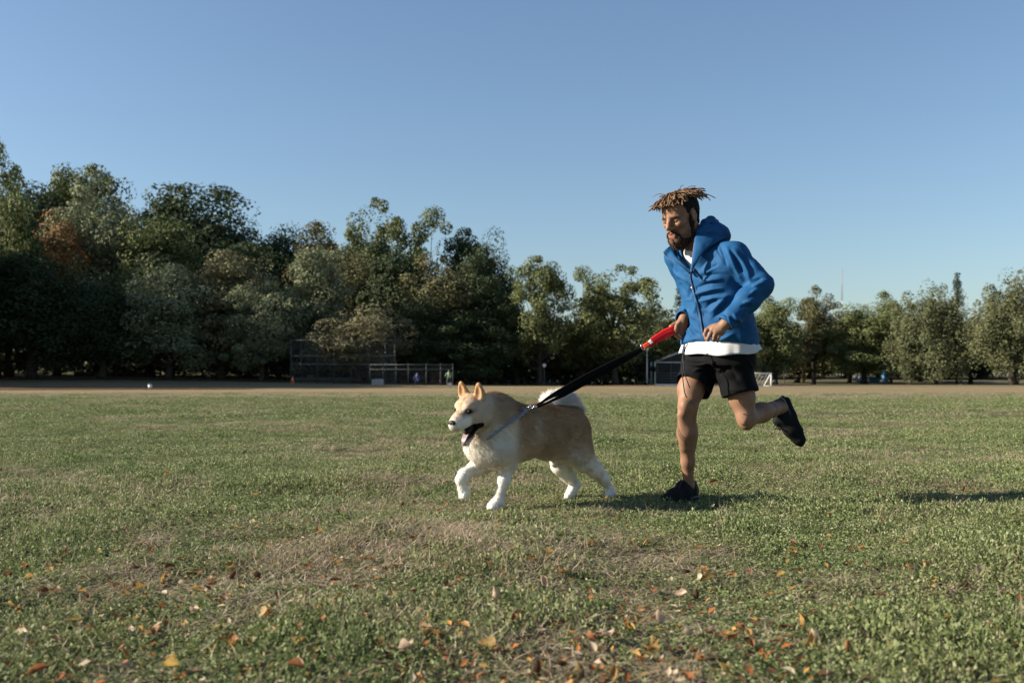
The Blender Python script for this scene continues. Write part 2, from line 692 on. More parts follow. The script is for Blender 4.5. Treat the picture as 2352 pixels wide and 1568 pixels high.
# chalk lines left from a pitch, worn and half grown over
m_chalk = bpy.data.materials.new('worn_chalk')
m_chalk.use_nodes = True
_n, _l = m_chalk.node_tree.nodes, m_chalk.node_tree.links
_g, _t, _r, _tr, _mx = _n.new('ShaderNodeNewGeometry'), _n.new('ShaderNodeTexNoise'), _n.new('ShaderNodeMapRange'), _n.new('ShaderNodeBsdfTransparent'), _n.new('ShaderNodeMixShader')
_t.inputs['Scale'].default_value = 5
_t.inputs['Detail'].default_value = 8
_r.inputs[1].default_value, _r.inputs[2].default_value, _r.inputs[3].default_value, _r.inputs[4].default_value = .50, .62, 0, .75
_l.new(_g.outputs['Position'], _t.inputs['Vector'])
_l.new(_t.outputs['Fac'], _r.inputs[0])
_n['Principled BSDF'].inputs['Base Color'].default_value = (.42, .42, .38, 1)
_n['Principled BSDF'].inputs['Roughness'].default_value = .95
_l.new(_r.outputs[0], _mx.inputs[0])
_l.new(_tr.outputs[0], _mx.inputs[1])
_l.new(_n['Principled BSDF'].outputs[0], _mx.inputs[2])
_l.new(_mx.outputs[0], _n['Material Output'].inputs[0])


def chalk_line(a, b, w=.12):
    n = 24
    a, b = np.array(a, float), np.array(b, float)
    q = np.array([-(b - a)[1], (b - a)[0]]) / np.linalg.norm(b - a) * w / 2
    v = []
    for t in np.linspace(0, 1, n):
        c = a + (b - a) * t
        for s_ in (1, -1):
            p = c + q * s_
            v.append((p[0], p[1], float(terrain(np.array([p[0]]), np.array([p[1]]))[0]) + .022))
    f = np.array([[2 * i, 2 * i + 1, 2 * i + 3, 2 * i + 2] for i in range(n - 1)])
    return tag(obj('chalk_line', mk_mesh('chalk_line', v, f), m_chalk), kind='structure')


chalk_line((-3, 24), (9, 21.0))
chalk_line((5, 13.6), (9.5, 12.0), .1)

# ------------------------------------------------------------------ trees
def leaf_material(name, trans=.16):
    m = bpy.data.materials.new(name)
    m.use_nodes = True
    N, L = m.node_tree.nodes, m.node_tree.links
    b = N['Principled BSDF']
    b.inputs['Roughness'].default_value = .75
    b.inputs['Specular IOR Level'].default_value = .15
    oi = N.new('ShaderNodeObjectInfo')
    at = N.new('ShaderNodeAttribute')
    at.attribute_name = 'lv'
    # autumn patches: obj.color alpha says how much of the crown has turned
    g = N.new('ShaderNodeTexCoord')
    t = N.new('ShaderNodeTexNoise')
    t.inputs['Scale'].default_value = .33
    t.inputs['Detail'].default_value = 3
    L.new(g.outputs['Object'], t.inputs['Vector'])
    ad = N.new('ShaderNodeMath')
    ad.operation = 'ADD'
    L.new(t.outputs['Fac'], ad.inputs[0])
    al = N.new('ShaderNodeMath')
    al.operation = 'MULTIPLY_ADD'
    L.new(at.outputs['Fac'], al.inputs[0])
    al.inputs[1].default_value = .18
    L.new(oi.outputs['Alpha'], al.inputs[2])
    L.new(al.outputs[0], ad.inputs[1])
    mr = N.new('ShaderNodeMapRange')
    mr.inputs[1].default_value, mr.inputs[2].default_value = 1.02, 1.16
    L.new(ad.outputs[0], mr.inputs[0])
    mx = N.new('ShaderNodeMix')
    mx.data_type = 'RGBA'
    L.new(mr.outputs[0], mx.inputs[0])
    L.new(oi.outputs['Color'], mx.inputs[6])
    mx.inputs[7].default_value = (.26, .115, .030, 1)
    sc = N.new('ShaderNodeMapRange')
    sc.inputs[3].default_value, sc.inputs[4].default_value = .55, 1.5
    L.new(at.outputs['Fac'], sc.inputs[0])
    ml = N.new('ShaderNodeMix')
    ml.data_type = 'RGBA'
    ml.blend_type = 'MULTIPLY'
    ml.inputs[0].default_value = 1
    L.new(mx.outputs[2], ml.inputs[6])
    L.new(sc.outputs[0], ml.inputs[7])
    L.new(ml.outputs[2], b.inputs['Base Color'])
    td = N.new('ShaderNodeBsdfTranslucent')
    L.new(ml.outputs[2], td.inputs[0])
    ms = N.new('ShaderNodeMixShader')
    ms.inputs[0].default_value = trans
    L.new(b.outputs[0], ms.inputs[1])
    L.new(td.outputs[0], ms.inputs[2])
    L.new(ms.outputs[0], N['Material Output'].inputs[0])
    return m


m_leaf = leaf_material('tree_leaves')
m_bark = mat('bark', (.055, .045, .035), .95, noise=(3, .35), bump=(9, .6, .05), spec=.1)


def leaf_cards(c, nrm_, size, rg, aspect=.6):
    """bent leaf-clump cards, one four-sided face each"""
    n = len(c)
    t = nrm(np.cross(nrm_, rg.normal(size=(n, 3))))
    b = np.cross(nrm_, t)
    s = size[:, None]
    a = aspect
    v = np.stack([c + t * s * (.8 + .4 * rg.random((n, 1))), c + b * s * a + nrm_ * s * .12, c - t * s * (.8 + .4 * rg.random((n, 1))), c - b * s * a + nrm_ * s * .12], 1).reshape(-1, 3)
    i = np.arange(n)[:, None] * 4
    return v, i + np.array([[0, 1, 2, 3]])


TREE_H = 18.0


def tree_proto(kind, seed):
    rg = np.random.default_rng(seed)
    H = TREE_H
    br = MB()
    C, CR, CS = [], [], []                       # clump centre, radius, squash
    if kind == 'round':
        nb, z0, rw, top = 165, .9, 6.0, H
    elif kind == 'airy':
        nb, z0, rw, top = 180, 1.6, 6.0, H
    elif kind == 'oval':
        nb, z0, rw, top = 150, .8, 5.4, H
    elif kind == 'weeping':
        nb, z0, rw, top = 210, .3, 6.0, H
    elif kind == 'pine':
        nb, z0, rw, top = 60, 4.0, 4.6, H
    else:
        nb, z0, rw, top = 150, .2, 6.2, H          # shrub-like, broad to the ground
    if kind != 'pine':
        zc, rz = z0 + (top - z0) * .50, (top - z0) * .50
        ce = np.array([0, 0, zc])
        for k in range(nb * 3):
            if len(C) >= nb: break
            d = nrm(rg.normal(size=3))
            d[2] = d[2] if d[2] > -.75 else -.75
            lump = 1 + .34 * vnoise(d[None] * 1.7 + 7.3, 1.0, seed)[0] + .22 * vnoise(d[None] * 3.6 + 3.1, 1.0, seed + 5)[0]
            t_ = (.18 + .82 * rg.random() ** .48) if kind != 'airy' else (.25 + .75 * rg.random() ** .6)
            taper = 1 - (.30 if kind == 'oval' else .12) * max(0, d[2])
            c = ce + d * np.array([rw * taper, rw * taper, rz]) * lump * t_ * .90
            if kind == 'airy' and vnoise(c[None] * .34, 1.0, seed + 9)[0] < -.18: continue
            if c[2] > top - .5: c[2] = top - .5 - .6 * rg.random()
            C.append(c)
            CR.append({'round': 1.65, 'airy': 1.15, 'oval': 1.4, 'weeping': 1.15, 'bush': 1.5}[kind] * (.45 + 1.0 * rg.random()))
            CS.append((1, 1, .75) if kind != 'weeping' else (.7, .7, 1.7))
    else:
        for k in range(nb):
            z = z0 + (top - z0) * (k / nb) + rg.normal() * .2
            rr = rw * (1 - ((z - z0) / (top - z0)) ** 1.4) * (.35 + .75 * rg.random())
            a = rg.random() * 2 * math.pi
            C.append(np.array([rr * math.cos(a), rr * math.sin(a), z]))
            CR.append(.55 + .5 * rg.random())
            CS.append((1.3, 1.3, .4))
    C, CR, CS = np.array(C), np.array(CR), np.array(CS, float)
    C[:, 2] = np.maximum(C[:, 2], z0 * .8 + .3)
    # trunk and limbs
    th = H * (.72 if kind != 'pine' else .97)
    base = .42 if kind != 'pine' else .3
    zz = np.linspace(0, th, 12)
    tr = np.stack([np.cumsum(rg.normal(0, .10, 12)), np.cumsum(rg.normal(0, .10, 12)), zz], 1)
    tr[0, :2] = 0
    br.tube(tr, base * (1 - zz / th * .86) * (1 + .5 * np.exp(-zz * 1.6)), 8)
    order = rg.permutation(len(C))[:{'airy': 40, 'pine': 40}.get(kind, 22)]
    for k in order:
        e = C[k]
        h0 = np.clip(e[2] * (.35 + .35 * rg.random()), 1.2, th * .95) if kind != 'pine' else np.clip(e[2] - .2, 1, th)
        s0 = np.array([np.interp(h0, zz, tr[:, 0]), np.interp(h0, zz, tr[:, 1]), h0])
        mid = (s0 + e) / 2 + np.array([0, 0, -.06 * np.linalg.norm(e - s0)]) + rg.normal(0, .15, 3)
        pts = spline([s0, mid, e], 7)
        r0 = max(.06, .40 * base * (1 - h0 / th * .7))
        br.tube(pts, np.linspace(r0, .025, 7), 5)
    # leaves
    per = {'round': 225, 'airy': 115, 'oval': 205, 'weeping': 175, 'pine': 140, 'bush': 190}[kind]
    LC, LN, LS = [], [], []
    for c, r, q in zip(C, CR, CS):
        n = int(per * (.6 + .8 * rg.random()))
        d = nrm(rg.normal(size=(n, 3)))
        rad = r * (.62 + .38 * np.sqrt(rg.random((n, 1))))
        p = c + d * rad * q * 1.1
        LC.append(p)
        nn = nrm(d * 1.1 + rg.normal(0, .42, (n, 3)) + np.array([0, 0, .25]))
        if kind == 'weeping': nn = nrm(d * np.array([1, 1, .3]) + rg.normal(0, .5, (n, 3)))
        LN.append(nn)
        LS.append(rg.uniform(.10, .22, n) * (1 if kind != 'pine' else .8))
    LC, LN, LS = np.concatenate(LC), np.concatenate(LN), np.concatenate(LS)
    v, f = leaf_cards(LC, LN, LS, rg, .5 if kind in ('weeping', 'pine') else .65)
    lv = np.repeat(np.clip(rg.normal(.5, .2, len(LC)) + .18 * vnoise(LC, .45, seed), 0, 1), 4)
    return br.mesh('trunk'), mk_mesh('crown', v, f, False, {'lv': lv})


PROTO = {}
if 'trees' not in SKIP:
    for i, (k, cnt) in enumerate((('round', 4), ('airy', 3), ('oval', 3), ('weeping', 2), ('pine', 1), ('bush', 2))):
        for j in range(cnt):
            PROTO[k, j] = tree_proto(k, 100 + 17 * i + j)
    for tm, cm in PROTO.values():
        tm.materials.append(m_bark)
        cm.materials.append(m_leaf)

OLIVE, DARK, SILVER, TANG, BROWN = (.118, .138, .052), (.046, .064, .028), (.180, .200, .112), (.116, .132, .052), (.102, .100, .046)


def tree(px, ytop, hw, D, kind, var, col, autumn, label, cat='tree', name=None, group=None, rot=None, X=None):
    if 'trees' in SKIP: return
    x = (px - CX) * D / FPX if X is None else X
    z0 = float(terrain(np.array([x]), np.array([D]))[0]) - .1
    ztop = CAM_Z - (ytop - HZ) * D / FPX
    H = ztop - z0
    o = thing(name or {'round': 'broadleaf_tree', 'airy': 'open_crowned_tree', 'oval': 'oval_tree', 'weeping': 'weeping_tree', 'pine': 'pine_tree', 'bush': 'shrub'}[kind], label, cat, (x, D, z0), group)
    o.rotation_euler = (0, 0, random.random() * 6.28 if rot is None else rot)
    sx = hw * 1.34 * D / FPX / 6.0
    o.scale = (sx, sx, H * 1.02 / TREE_H)
    tm, cm = PROTO[kind, var]
    for nm, me in (('trunk', tm), ('crown', cm)):
        c = bpy.data.objects.new(nm, me)
        COL.objects.link(c)
        c.parent = o
        k = .92 + .16 * random.random()
        c.color = (col[0] * k, col[1] * k, col[2] * k, autumn)
    return o


T = tree
# wood on the rise to the left, back row
T(-6, 338, 75, 118, 'airy', 0, OLIVE, 0.14, 'tall olive tree cut by the left edge of the picture')
T(70, 392, 95, 150, 'round', 0, DARK, 0.07, 'dark rounded tree high on the rise just right of the left edge')
T(190, 352, 92, 156, 'airy', 1, OLIVE, 0.18, 'highest thin-topped tree of the wood, with sky showing through its crown')
T(330, 470, 100, 158, 'round', 1, OLIVE, 0.14, 'olive tree in the back row left of the big dark dome')
T(440, 428, 128, 152, 'round', 2, DARK, 0.04, 'big dark dome-shaped tree on the skyline of the left wood')
T(545, 520, 70, 150, 'round', 3, DARK, 0.04, 'dark tree sloping down from the right side of the big dome')
T(655, 506, 62, 155, 'round', 0, DARK, 0.07, 'small dark round top in the dip of the skyline')
T(735, 512, 85, 150, 'oval', 0, BROWN, 0.30, 'brownish tree turning orange in the dip of the skyline')
T(855, 462, 72, 146, 'airy', 2, TANG, 0.22, 'tall thin-crowned yellowish tree standing above the middle of the wood')
T(985, 492, 72, 146, 'airy', 0, OLIVE, 0.16, 'tall open tree with two rounded tops above the middle of the wood')
T(1065, 512, 60, 148, 'airy', 1, DARK, 0.07, 'dark open tree on the falling skyline of the wood')
T(1125, 545, 58, 140, 'round', 1, DARK, 0.07, 'dark tree at the right end of the closed wood')
# wood, middle row
T(20, 470, 90, 122, 'oval', 1, DARK, 0.11, 'dark leafy tree at the left edge below the tallest tree')
T(130, 492, 78, 128, 'round', 1, (.23, .14, .06), 0.44, 'orange autumn tree glowing in the dark left wood')
T(225, 430, 92, 134, 'round', 3, SILVER, 0.11, 'pale olive bushy tree right above the orange tree')
T(345, 500, 100, 130, 'oval', 2, OLIVE, 0.18, 'olive tree in the middle of the left wood behind the silvery one')
T(570, 560, 90, 134, 'round', 2, DARK, 0.07, 'dark tree filling the wood between the two silvery trees')
T(800, 560, 80, 134, 'round', 0, BROWN, 0.25, 'brown tinted tree behind the right silvery tree')
T(905, 560, 85, 130, 'oval', 0, DARK, 0.11, 'dark tall tree behind the ball fence, middle of the wood')
T(1020, 600, 85, 128, 'round', 3, BROWN, 0.22, 'russet-topped round tree at the right of the closed wood')
T(1110, 640, 70, 126, 'oval', 1, DARK, 0.14, 'dark tree at the foot of the closed wood beside the open park trees')
# wood, front row
T(75, 590, 115, 112, 'round', 2, DARK, 0.07, 'dark front tree in the left corner under the orange tree')
T(235, 640, 95, 114, 'round', 0, DARK, 0.14, 'dark front tree left of the pale silvery tree')
T(385, 592, 92, 116, 'round', 1, SILVER, 0.11, 'pale silvery green tree sunlit on top, left of the pair')
T(510, 578, 98, 120, 'oval', 2, (.175, .165, .085), 0.16, 'pale yellow-green tree with upright shoots, left of the ball fence')
T(600, 640, 70, 116, 'round', 3, SILVER, 0.09, 'small silvery tree between the yellow-green tree and the high ball fence')
T(725, 580, 78, 120, 'oval', 1, SILVER, 0.07, 'light silvery green tree rising behind the high ball fence')
T(820, 706, 92, 116, 'round', 3, (.160, .150, .085), 0.24, 'low round tree with red tips right behind the high ball fence')
T(960, 690, 70, 122, 'round', 2, DARK, 0.11, 'dark low tree behind the low ball fence')
T(1075, 720, 75, 122, 'bush', 0, DARK, 0.14, 'broad dark low tree at the right end of the low ball fence')
# open park trees in the middle
T(1240, 578, 66, 124, 'airy', 1, TANG, 0.16, 'tall open tree with a straight dark trunk behind the dog leash')
T(1185, 690, 50, 132, 'round', 1, DARK, 0.11, 'dark tree left of the tall straight-trunked tree')
T(1340, 625, 52, 132, 'airy', 0, TANG, 0.22, 'slim open tree between the straight-trunked tree and the broad olive one')
T(1415, 613, 82, 126, 'airy', 2, TANG, 0.18, 'broad open olive tree left of the runner')
T(1300, 740, 72, 140, 'round', 0, BROWN, 0.22, 'low brownish tree under the open trees behind the leash')
T(1390, 760, 78, 138, 'oval', 0, TANG, 0.22, 'low olive tree under the broad open tree')
T(1515, 708, 72, 140, 'round', 3, TANG, 0.22, 'low tan round tree behind the red leash handle')
T(1563, 655, 36, 170, 'pine', 0, (.040, .055, .034), 0.00, 'small conifer top showing left of the blue jacket')
T(1640, 690, 70, 165, 'round', 2, OLIVE, 0.14, 'tree hidden behind the runner, seen around his legs')
# park trees on the right
T(1780, 682, 58, 165, 'oval', 2, TANG, 0.20, 'olive tree just right of the blue jacket')
T(1868, 658, 52, 172, 'airy', 2, BROWN, 0.23, 'thin-topped brownish tree left of the radio mast')
T(1830, 760, 70, 185, 'round', 1, BROWN, 0.18, 'shaded tree under the thin-topped one, left of the mast')
T(1985, 690, 72, 170, 'round', 0, OLIVE, 0.14, 'green round tree behind the portable toilet')
T(2045, 672, 44, 178, 'oval', 0, TANG, 0.18, 'narrow tree between the green round tree and the big weeping one')
T(1950, 720, 48, 180, 'bush', 1, OLIVE, 0.14, 'low bushy tree below the radio mast')
T(2145, 660, 84, 160, 'weeping', 0, (.120, .130, .064), 0.10, 'big pale weeping tree on the right')
T(2198, 640, 34, 175, 'pine', 0, (.036, .050, .032), 0.00, 'dark pine with bare layered branches behind the weeping tree')
T(2230, 770, 58, 168, 'round', 2, DARK, 0.11, 'dark low tree between the two big weeping trees')
T(2330, 636, 90, 150, 'weeping', 1, (.116, .124, .060), 0.10, 'tall weeping tree cut by the right edge of the picture')
T(2110, 790, 60, 190, 'bush', 0, DARK, 0.11, 'dark low tree under the big weeping tree')
for i, px in enumerate(range(1705, 2400, 78)):
    T(px, 775 + 22 * math.sin(i * 2.3), 62, 214 + 6 * math.sin(i), ('bush', 'round', 'oval')[i % 3], i % 2, DARK if i % 2 else BROWN, .25, 'low dim tree in the far row behind the park trees, %s from the runner' % ('first', 'second', 'third', 'fourth', 'fifth', 'sixth', 'seventh', 'eighth', 'ninth')[i], group='far row behind the right park trees')
# trees that stand left of the frame and throw the shade over the ball field
for i, (x, y, h) in enumerate(((-60, 91, 27), (-66, 99, 29), (-70, 106, 29), (-62, 85, 24), (-76, 112, 25), (-88, 98, 23), (-104, 104, 26), (-94, 122, 26), (-80, 128, 24), (-118, 92, 25), (-100, 84, 21))):
    T(0, HZ - (h - CAM_Z) * FPX / y, 6.5 * FPX / y, y, 'round', i % 4, DARK, 0.07, 'shade tree of the wood beyond the left edge, %s of the row' % ('first', 'second', 'third', 'fourth', 'fifth', 'sixth', 'seventh', 'eighth', 'ninth', 'tenth', 'eleventh')[i], group='trees beyond the left edge', X=x)

# undergrowth at the foot of the wood
if 'trees' not in SKIP:
    rg = np.random.default_rng(5)
    n = 16000
    x = rg.uniform(-110, 22, n)
    y = 128 + 34 * rg.random(n) ** .7 + 4 * np.sin(x * .3)
    hmax = 3.2 + 1.6 * vnoise(np.stack([x, y, 0 * x], 1), .25, 3)
    x2 = rg.uniform(20, 170, 9000)
    y2 = rg.uniform(225, 250, 9000)
    hm2 = 4.5 + 2 * vnoise(np.stack([x2, y2, 0 * x2], 1), .12, 9)
    x, y, hmax = np.concatenate([x, x2]), np.concatenate([y, y2]), np.concatenate([hmax, hm2])
    z = terrain(x, y) + hmax * rg.random(len(x)) ** .8
    v, f = leaf_cards(np.stack([x, y, z], 1), nrm(rg.normal(size=(len(x), 3)) + [0, -.5, .4]), rg.uniform(.3, .6, len(x)), rg)
    u = obj('undergrowth', mk_mesh('undergrowth', v, f, False, {'lv': np.repeat(rg.random(len(x)), 4)}), m_leaf)
    u.color = (.042, .048, .024, .15)
    tag(u, 'dark leafy undergrowth along the foot of the wood', 'undergrowth', kind='stuff')

# ------------------------------------------------------------------ far things on the field
m_steel = mat('fence_steel', (.17, .175, .17), .55, metal=.3)
m_post = mat('dark_post', (.055, .06, .058), .6)
m_white = mat('white_paint', (.72, .72, .70), .5, noise=(3, .08))
m_conc = mat('concrete', (.34, .33, .31), .9, noise=(4, .15))
m_navy = mat('navy_cloth', (.045, .075, .20), .8, noise=(2, .15))
m_blueplastic = mat('blue_plastic', (.055, .16, .26), .5, noise=(2, .1))
m_orange = mat('orange_plastic', (.62, .18, .05), .6)
m_yellow = mat('yellow_plastic', (.55, .33, .03), .6)
m_net = bpy.data.materials.new('chain_link')
m_net.use_nodes = True
_n, _l = m_net.node_tree.nodes, m_net.node_tree.links
_tr, _mx = _n.new('ShaderNodeBsdfTransparent'), _n.new('ShaderNodeMixShader')
_n['Principled BSDF'].inputs['Base Color'].default_value = (.20, .20, .19, 1)
_n['Principled BSDF'].inputs['Roughness'].default_value = .6
_mx.inputs[0].default_value = .07
_l.new(_tr.outputs[0], _mx.inputs[1])
_l.new(_n['Principled BSDF'].outputs[0], _mx.inputs[2])
_l.new(_mx.outputs[0], _n['Material Output'].inputs[0])


def gz(x, y): return float(terrain(np.array([x]), np.array([y]))[0])


def fence(name, label, xs, ytop, rails, D, r, ybot=None):
    z0 = gz((xs[0] + xs[-1]) / 2 / FPX * D - CX * D / FPX, D)
    X = [(p - CX) * D / FPX for p in xs]
    zt = CAM_Z - (ytop - HZ) * D / FPX
    t = thing(name, label, 'fence', (X[0], D, z0))
    for x in X:
        MB().tube([(x, D, z0 - .1), (x, D, zt + .12)], r, 8).build('post', m_post, t)
    for yr in [ytop] + rails:
        z = CAM_Z - (yr - HZ) * D / FPX
        MB().tube([(X[0], D - r * .6, z), (X[-1], D - r * .6, z)], r * .62, 6).build('rail', m_steel, t)
    for a, b in zip(X[:-1], X[1:]):
        MB().add([(a, D - .02, z0), (b, D - .02, z0), (b, D - .02, zt), (a, D - .02, zt)], [[0, 1, 2, 3]]).build('mesh_panel', m_net, t, False)
    return t


fence('ball_fence', 'high chain link ball fence with two rows of panels before the wood', [668.5, 692, 729, 767, 806, 845, 885, 907], 781, [817, 836], 112, .075)
fence('low_fence', 'low chain link fence right of the high ball fence', [850, 880, 910, 938, 979, 1012, 1040], 837, [848], 109, .045)

# dugout shelters with blue awnings
def shelter(label, x0, x1, yroof, D, group=None):
    X0, X1 = (x0 - CX) * D / FPX, (x1 - CX) * D / FPX
    z0 = gz((X0 + X1) / 2, D)
    zr = CAM_Z - (yroof - HZ) * D / FPX
    t = thing('dugout_shelter', label, 'shelter', (X0, D, z0))
    g = np.array([[(X0 + (X1 - X0) * u, D - 1.2 + 2.4 * v_, zr - .22 * v_ + .05 * math.sin(u * 22)) for u in np.linspace(0, 1, 24)] for v_ in np.linspace(0, 1, 5)])
    MB().sheet(g, .03).build('awning', m_navy, t)
    for u in (0, .33, .66, 1):
        x = X0 + (X1 - X0) * u
        MB().tube([(x, D - 1.1, z0 - .05), (x, D - 1.1, zr - .03)], .04, 6).build('post', m_post, t)
    b = MB()
    b.box(((X0 + X1) / 2, D + .9, z0 + .45), ((X1 - X0) / 2 - .2, .2, .03))
    b.build('bench', m_steel, t, False)
    MB().box(((X0 + X1) / 2, D + 1.25, z0 + .3), ((X1 - X0) / 2, .04, .3)).build('back_wall', m_post, t, False)


shelter('players shelter with blue awning behind the high ball fence', 672, 812, 832, 117)
shelter('players shelter with dull blue roof in the shade at far left', 160, 335, 823, 128)

# small far figures
def far_person(px, yfoot, h, D, shirt, pants, label, pose='stand', arm=0):
    x = (px - CX) * D / FPX
    z0 = gz(x, D)
    m_s = mat('far_shirt', shirt, .8)
    m_p = mat('far_trousers', pants, .8)
    m_k = bpy.data.materials.get('far_skin') or mat('far_skin', (.28, .16, .10), .6)
    t = thing('person', label, 'person', (x, D, z0), 'people far off on the ball field')
    k = h / 1.75
    F = Field((x - .8, D - .5, z0 - .05), (x + .8, D + .5, z0 + h + .1), .03)
    q = lambda a, b, c: np.array([x + a * k, D + b * k, z0 + c * k])
    sit = pose == 'sit'
    hz = .55 if sit else .92
    if sit:
        for s_ in (-1, 1):
            F.chain([q(.1 * s_, 0, hz), q(.12 * s_, -.42, hz), q(.12 * s_, -.42, .08)], [.09 * k, .075 * k, .05 * k], .03)
    else:
        F.chain([q(-.09, 0, hz), q(-.16, -.04, .5), q(-.2, 0, .06)], [.1 * k, .075 * k, .05 * k], .03)
        F.chain([q(.09, 0, hz), q(.15, .03, .5), q(.22, .05, .06)], [.1 * k, .075 * k, .05 * k], .03)
    F.chain([q(0, 0, hz), q(0, 0, hz + .28), q(0, -.02, hz + .5)], [.13 * k, .14 * k, .15 * k], .04)
    F.chain([q(-.18, 0, hz + .5), q(-.34 - .1 * arm, -.05, hz + .34 + .18 * arm), q(-.38 - .3 * arm, -.15, hz + .12 + .45 * arm)], [.06 * k, .05 * k, .04 * k], .03)
    F.chain([q(.18, 0, hz + .5), q(.25, -.05, hz + .25), q(.18, -.2, hz + .08)], [.06 * k, .05 * k, .04 * k], .03)
    F.chain([q(0, -.01, hz + .55), q(0, -.03, hz + .66)], [.055 * k, .06 * k], .02)
    F.ell(q(0, -.03, hz + .73), np.array([.085, .1, .125]) * k, None, .02)
    v, f = F.mesh(1)
    zz = v[:, 2] - z0
    c = np.where((zz < hz * k)[:, None], np.array(pants), np.where((zz < (hz + .56) * k)[:, None], np.array(shirt), np.array((.25, .15, .1))))
    o = obj('body', mk_mesh('body', v, f, True, {'Col': c}), bpy.data.materials.get('far_cloth') or mat('far_cloth', None, .8, attr='Col'), t)
    cap = MB().sphere(q(0, -.03, hz + .80), np.array([.09, .105, .07]) * k, 10, 6)
    cap.box(q(0, -.14, hz + .78), (.06 * k, .06 * k, .008 * k))
    cap.build('cap', m_p if pose == 'stand' else m_s, t)


far_person(480, 871, 1.62, 128, (.06, .08, .16), (.45, .50, .62), 'ball player in light trousers and dark blue top at far left', arm=1)
far_person(958, 880, 1.70, 107, (.04, .07, .20), (.03, .03, .04), 'person in a blue top behind the low fence', 'sit')  # this and the next figure: clothes coloured darker and duller to stand for shade
far_person(1031, 880, 1.70, 106.5, (.20, .33, .19), (.05, .05, .05), 'person in a light green top at the right end of the low fence')

# concrete blocks
for px, w, h, D, lb in ((868, 26, 13, 107.5, 'long pale concrete block at the foot of the high ball fence'), (1033, 10, 7, 104.5, 'small pale concrete block at the right end of the low fence')):
    x = (px - CX) * D / FPX
    wz, hz_ = w * D / FPX / 2, h * D / FPX / 2
    z0 = gz(x, D)
    t = thing('concrete_block', lb, 'block', (x, D, z0), 'concrete blocks by the fences')
    MB().prism([(-wz, 0), (wz, 0), (wz, hz_ * 1.8), (wz * .93, hz_ * 2), (-wz * .93, hz_ * 2), (-wz, hz_ * 1.8)], .35).build('block', m_conc, t, False).matrix_parent_inverse = Matrix.Identity(4)
    MB().box((0, 0, hz_ * 2 + .02), (wz * .5, .2, .02)).build('lid', m_conc, t, False).matrix_parent_inverse = Matrix.Identity(4)

# white bucket on the infield
x, D = (345 - CX) * 79 / FPX, 79.
z0 = gz(x, D)
t = thing('bucket', 'white bucket standing at the edge of the dark infield on the left', 'bucket', (x, D, z0))
MB().tube([(x, D, z0), (x, D, z0 + .3)], [.13, .16], 14).build('body', m_white, t)
MB().tube([(x, D, z0 + .3), (x, D, z0 + .33)], [.17, .17], 14).build('rim', m_white, t)
MB().tube([(x + .16 * math.cos(a), D - .05, z0 + .33 + .12 * math.sin(a)) for a in np.linspace(0, math.pi, 9)], .008, 5).build('handle', m_steel, t)

# training cones
for px, D, h, lb in ((1632, 55, .32, 'orange training cone seen between the runner legs'), (1340, 98, .62, 'orange marker cone behind the dog tail'), (672, 110, .75, 'red orange marker post at the left foot of the high ball fence')):
    x = (px - CX) * D / FPX
    z0 = gz(x, D)
    t = thing('training_cone', lb, 'cone', (x, D, z0), 'orange cones on the field')
    MB().tube([(x, D, z0 + .02), (x, D, z0 + h)], [h * .3, h * .07], 16).build('cone', m_orange, t)
    MB().box((x, D, z0 + .015), (h * .38, h * .38, .015)).build('base', m_orange, t, False)
    MB().tube([(x, D, z0 + h * .5), (x, D, z0 + h * .62)], [h * .19, h * .165], 16).build('collar', m_white, t)

# batting cage behind the runner
D = 128.
def bx(px): return (px - CX) * D / FPX
def bz(py): return CAM_Z - (py - HZ) * D / FPX
zb = gz(bx(1540), D)
t = thing('batting_cage', 'dark netted batting cage with a pale gable beam behind the runner', 'cage', (bx(1504.5), D, zb))
for px, yt, m in ((1504.5, 830, m_white), (1540.5, 817, m_post), (1604, 817, m_post), (1640, 830, m_white)):
    for dy in (0, 3.5):
        MB().tube([(bx(px), D + dy, zb - .1), (bx(px), D + dy, bz(yt))], .10, 8).build('post', m, t)
for a, b in (((1506, 830), (1572, 804)), ((1572, 804), (1640, 830))):
    MB().tube([(bx(a[0]), D - .05, bz(a[1])), (bx(b[0]), D - .05, bz(b[1]))], .13, 8).build('gable_beam', mat('pale_beam', (.42, .42, .40), .6), t)
for yr, m, r in ((832, m_white, .07), (857, m_steel, .06), (863, m_steel, .06), (869, m_steel, .06), (875, m_steel, .06)):
    MB().tube([(bx(1505), D - .14, bz(yr)), (bx(1640), D - .14, bz(yr))], r, 8).build('rail', m, t)
MB().box((bx(1572), D - .2, zb + .12), ((bx(1640) - bx(1505)) / 2, .05, .12)).build('kick_board', m_white, t, False)
nm = MB()
nm.add([(bx(1505), D + .1, zb), (bx(1640), D + .1, zb), (bx(1640), D + .1, bz(832)), (bx(1572), D + .1, bz(806)), (bx(1505), D + .1, bz(832))], None, [[0, 1, 2], [0, 2, 4], [4, 2, 3]])
nm.build('netting', mat('dark_netting', (.03, .033, .032), .9), t, False)
MB().tube([(bx(1465), D, zb + .12), (bx(1501), D, bz(868))], .06, 6).build('brace', m_steel, t)

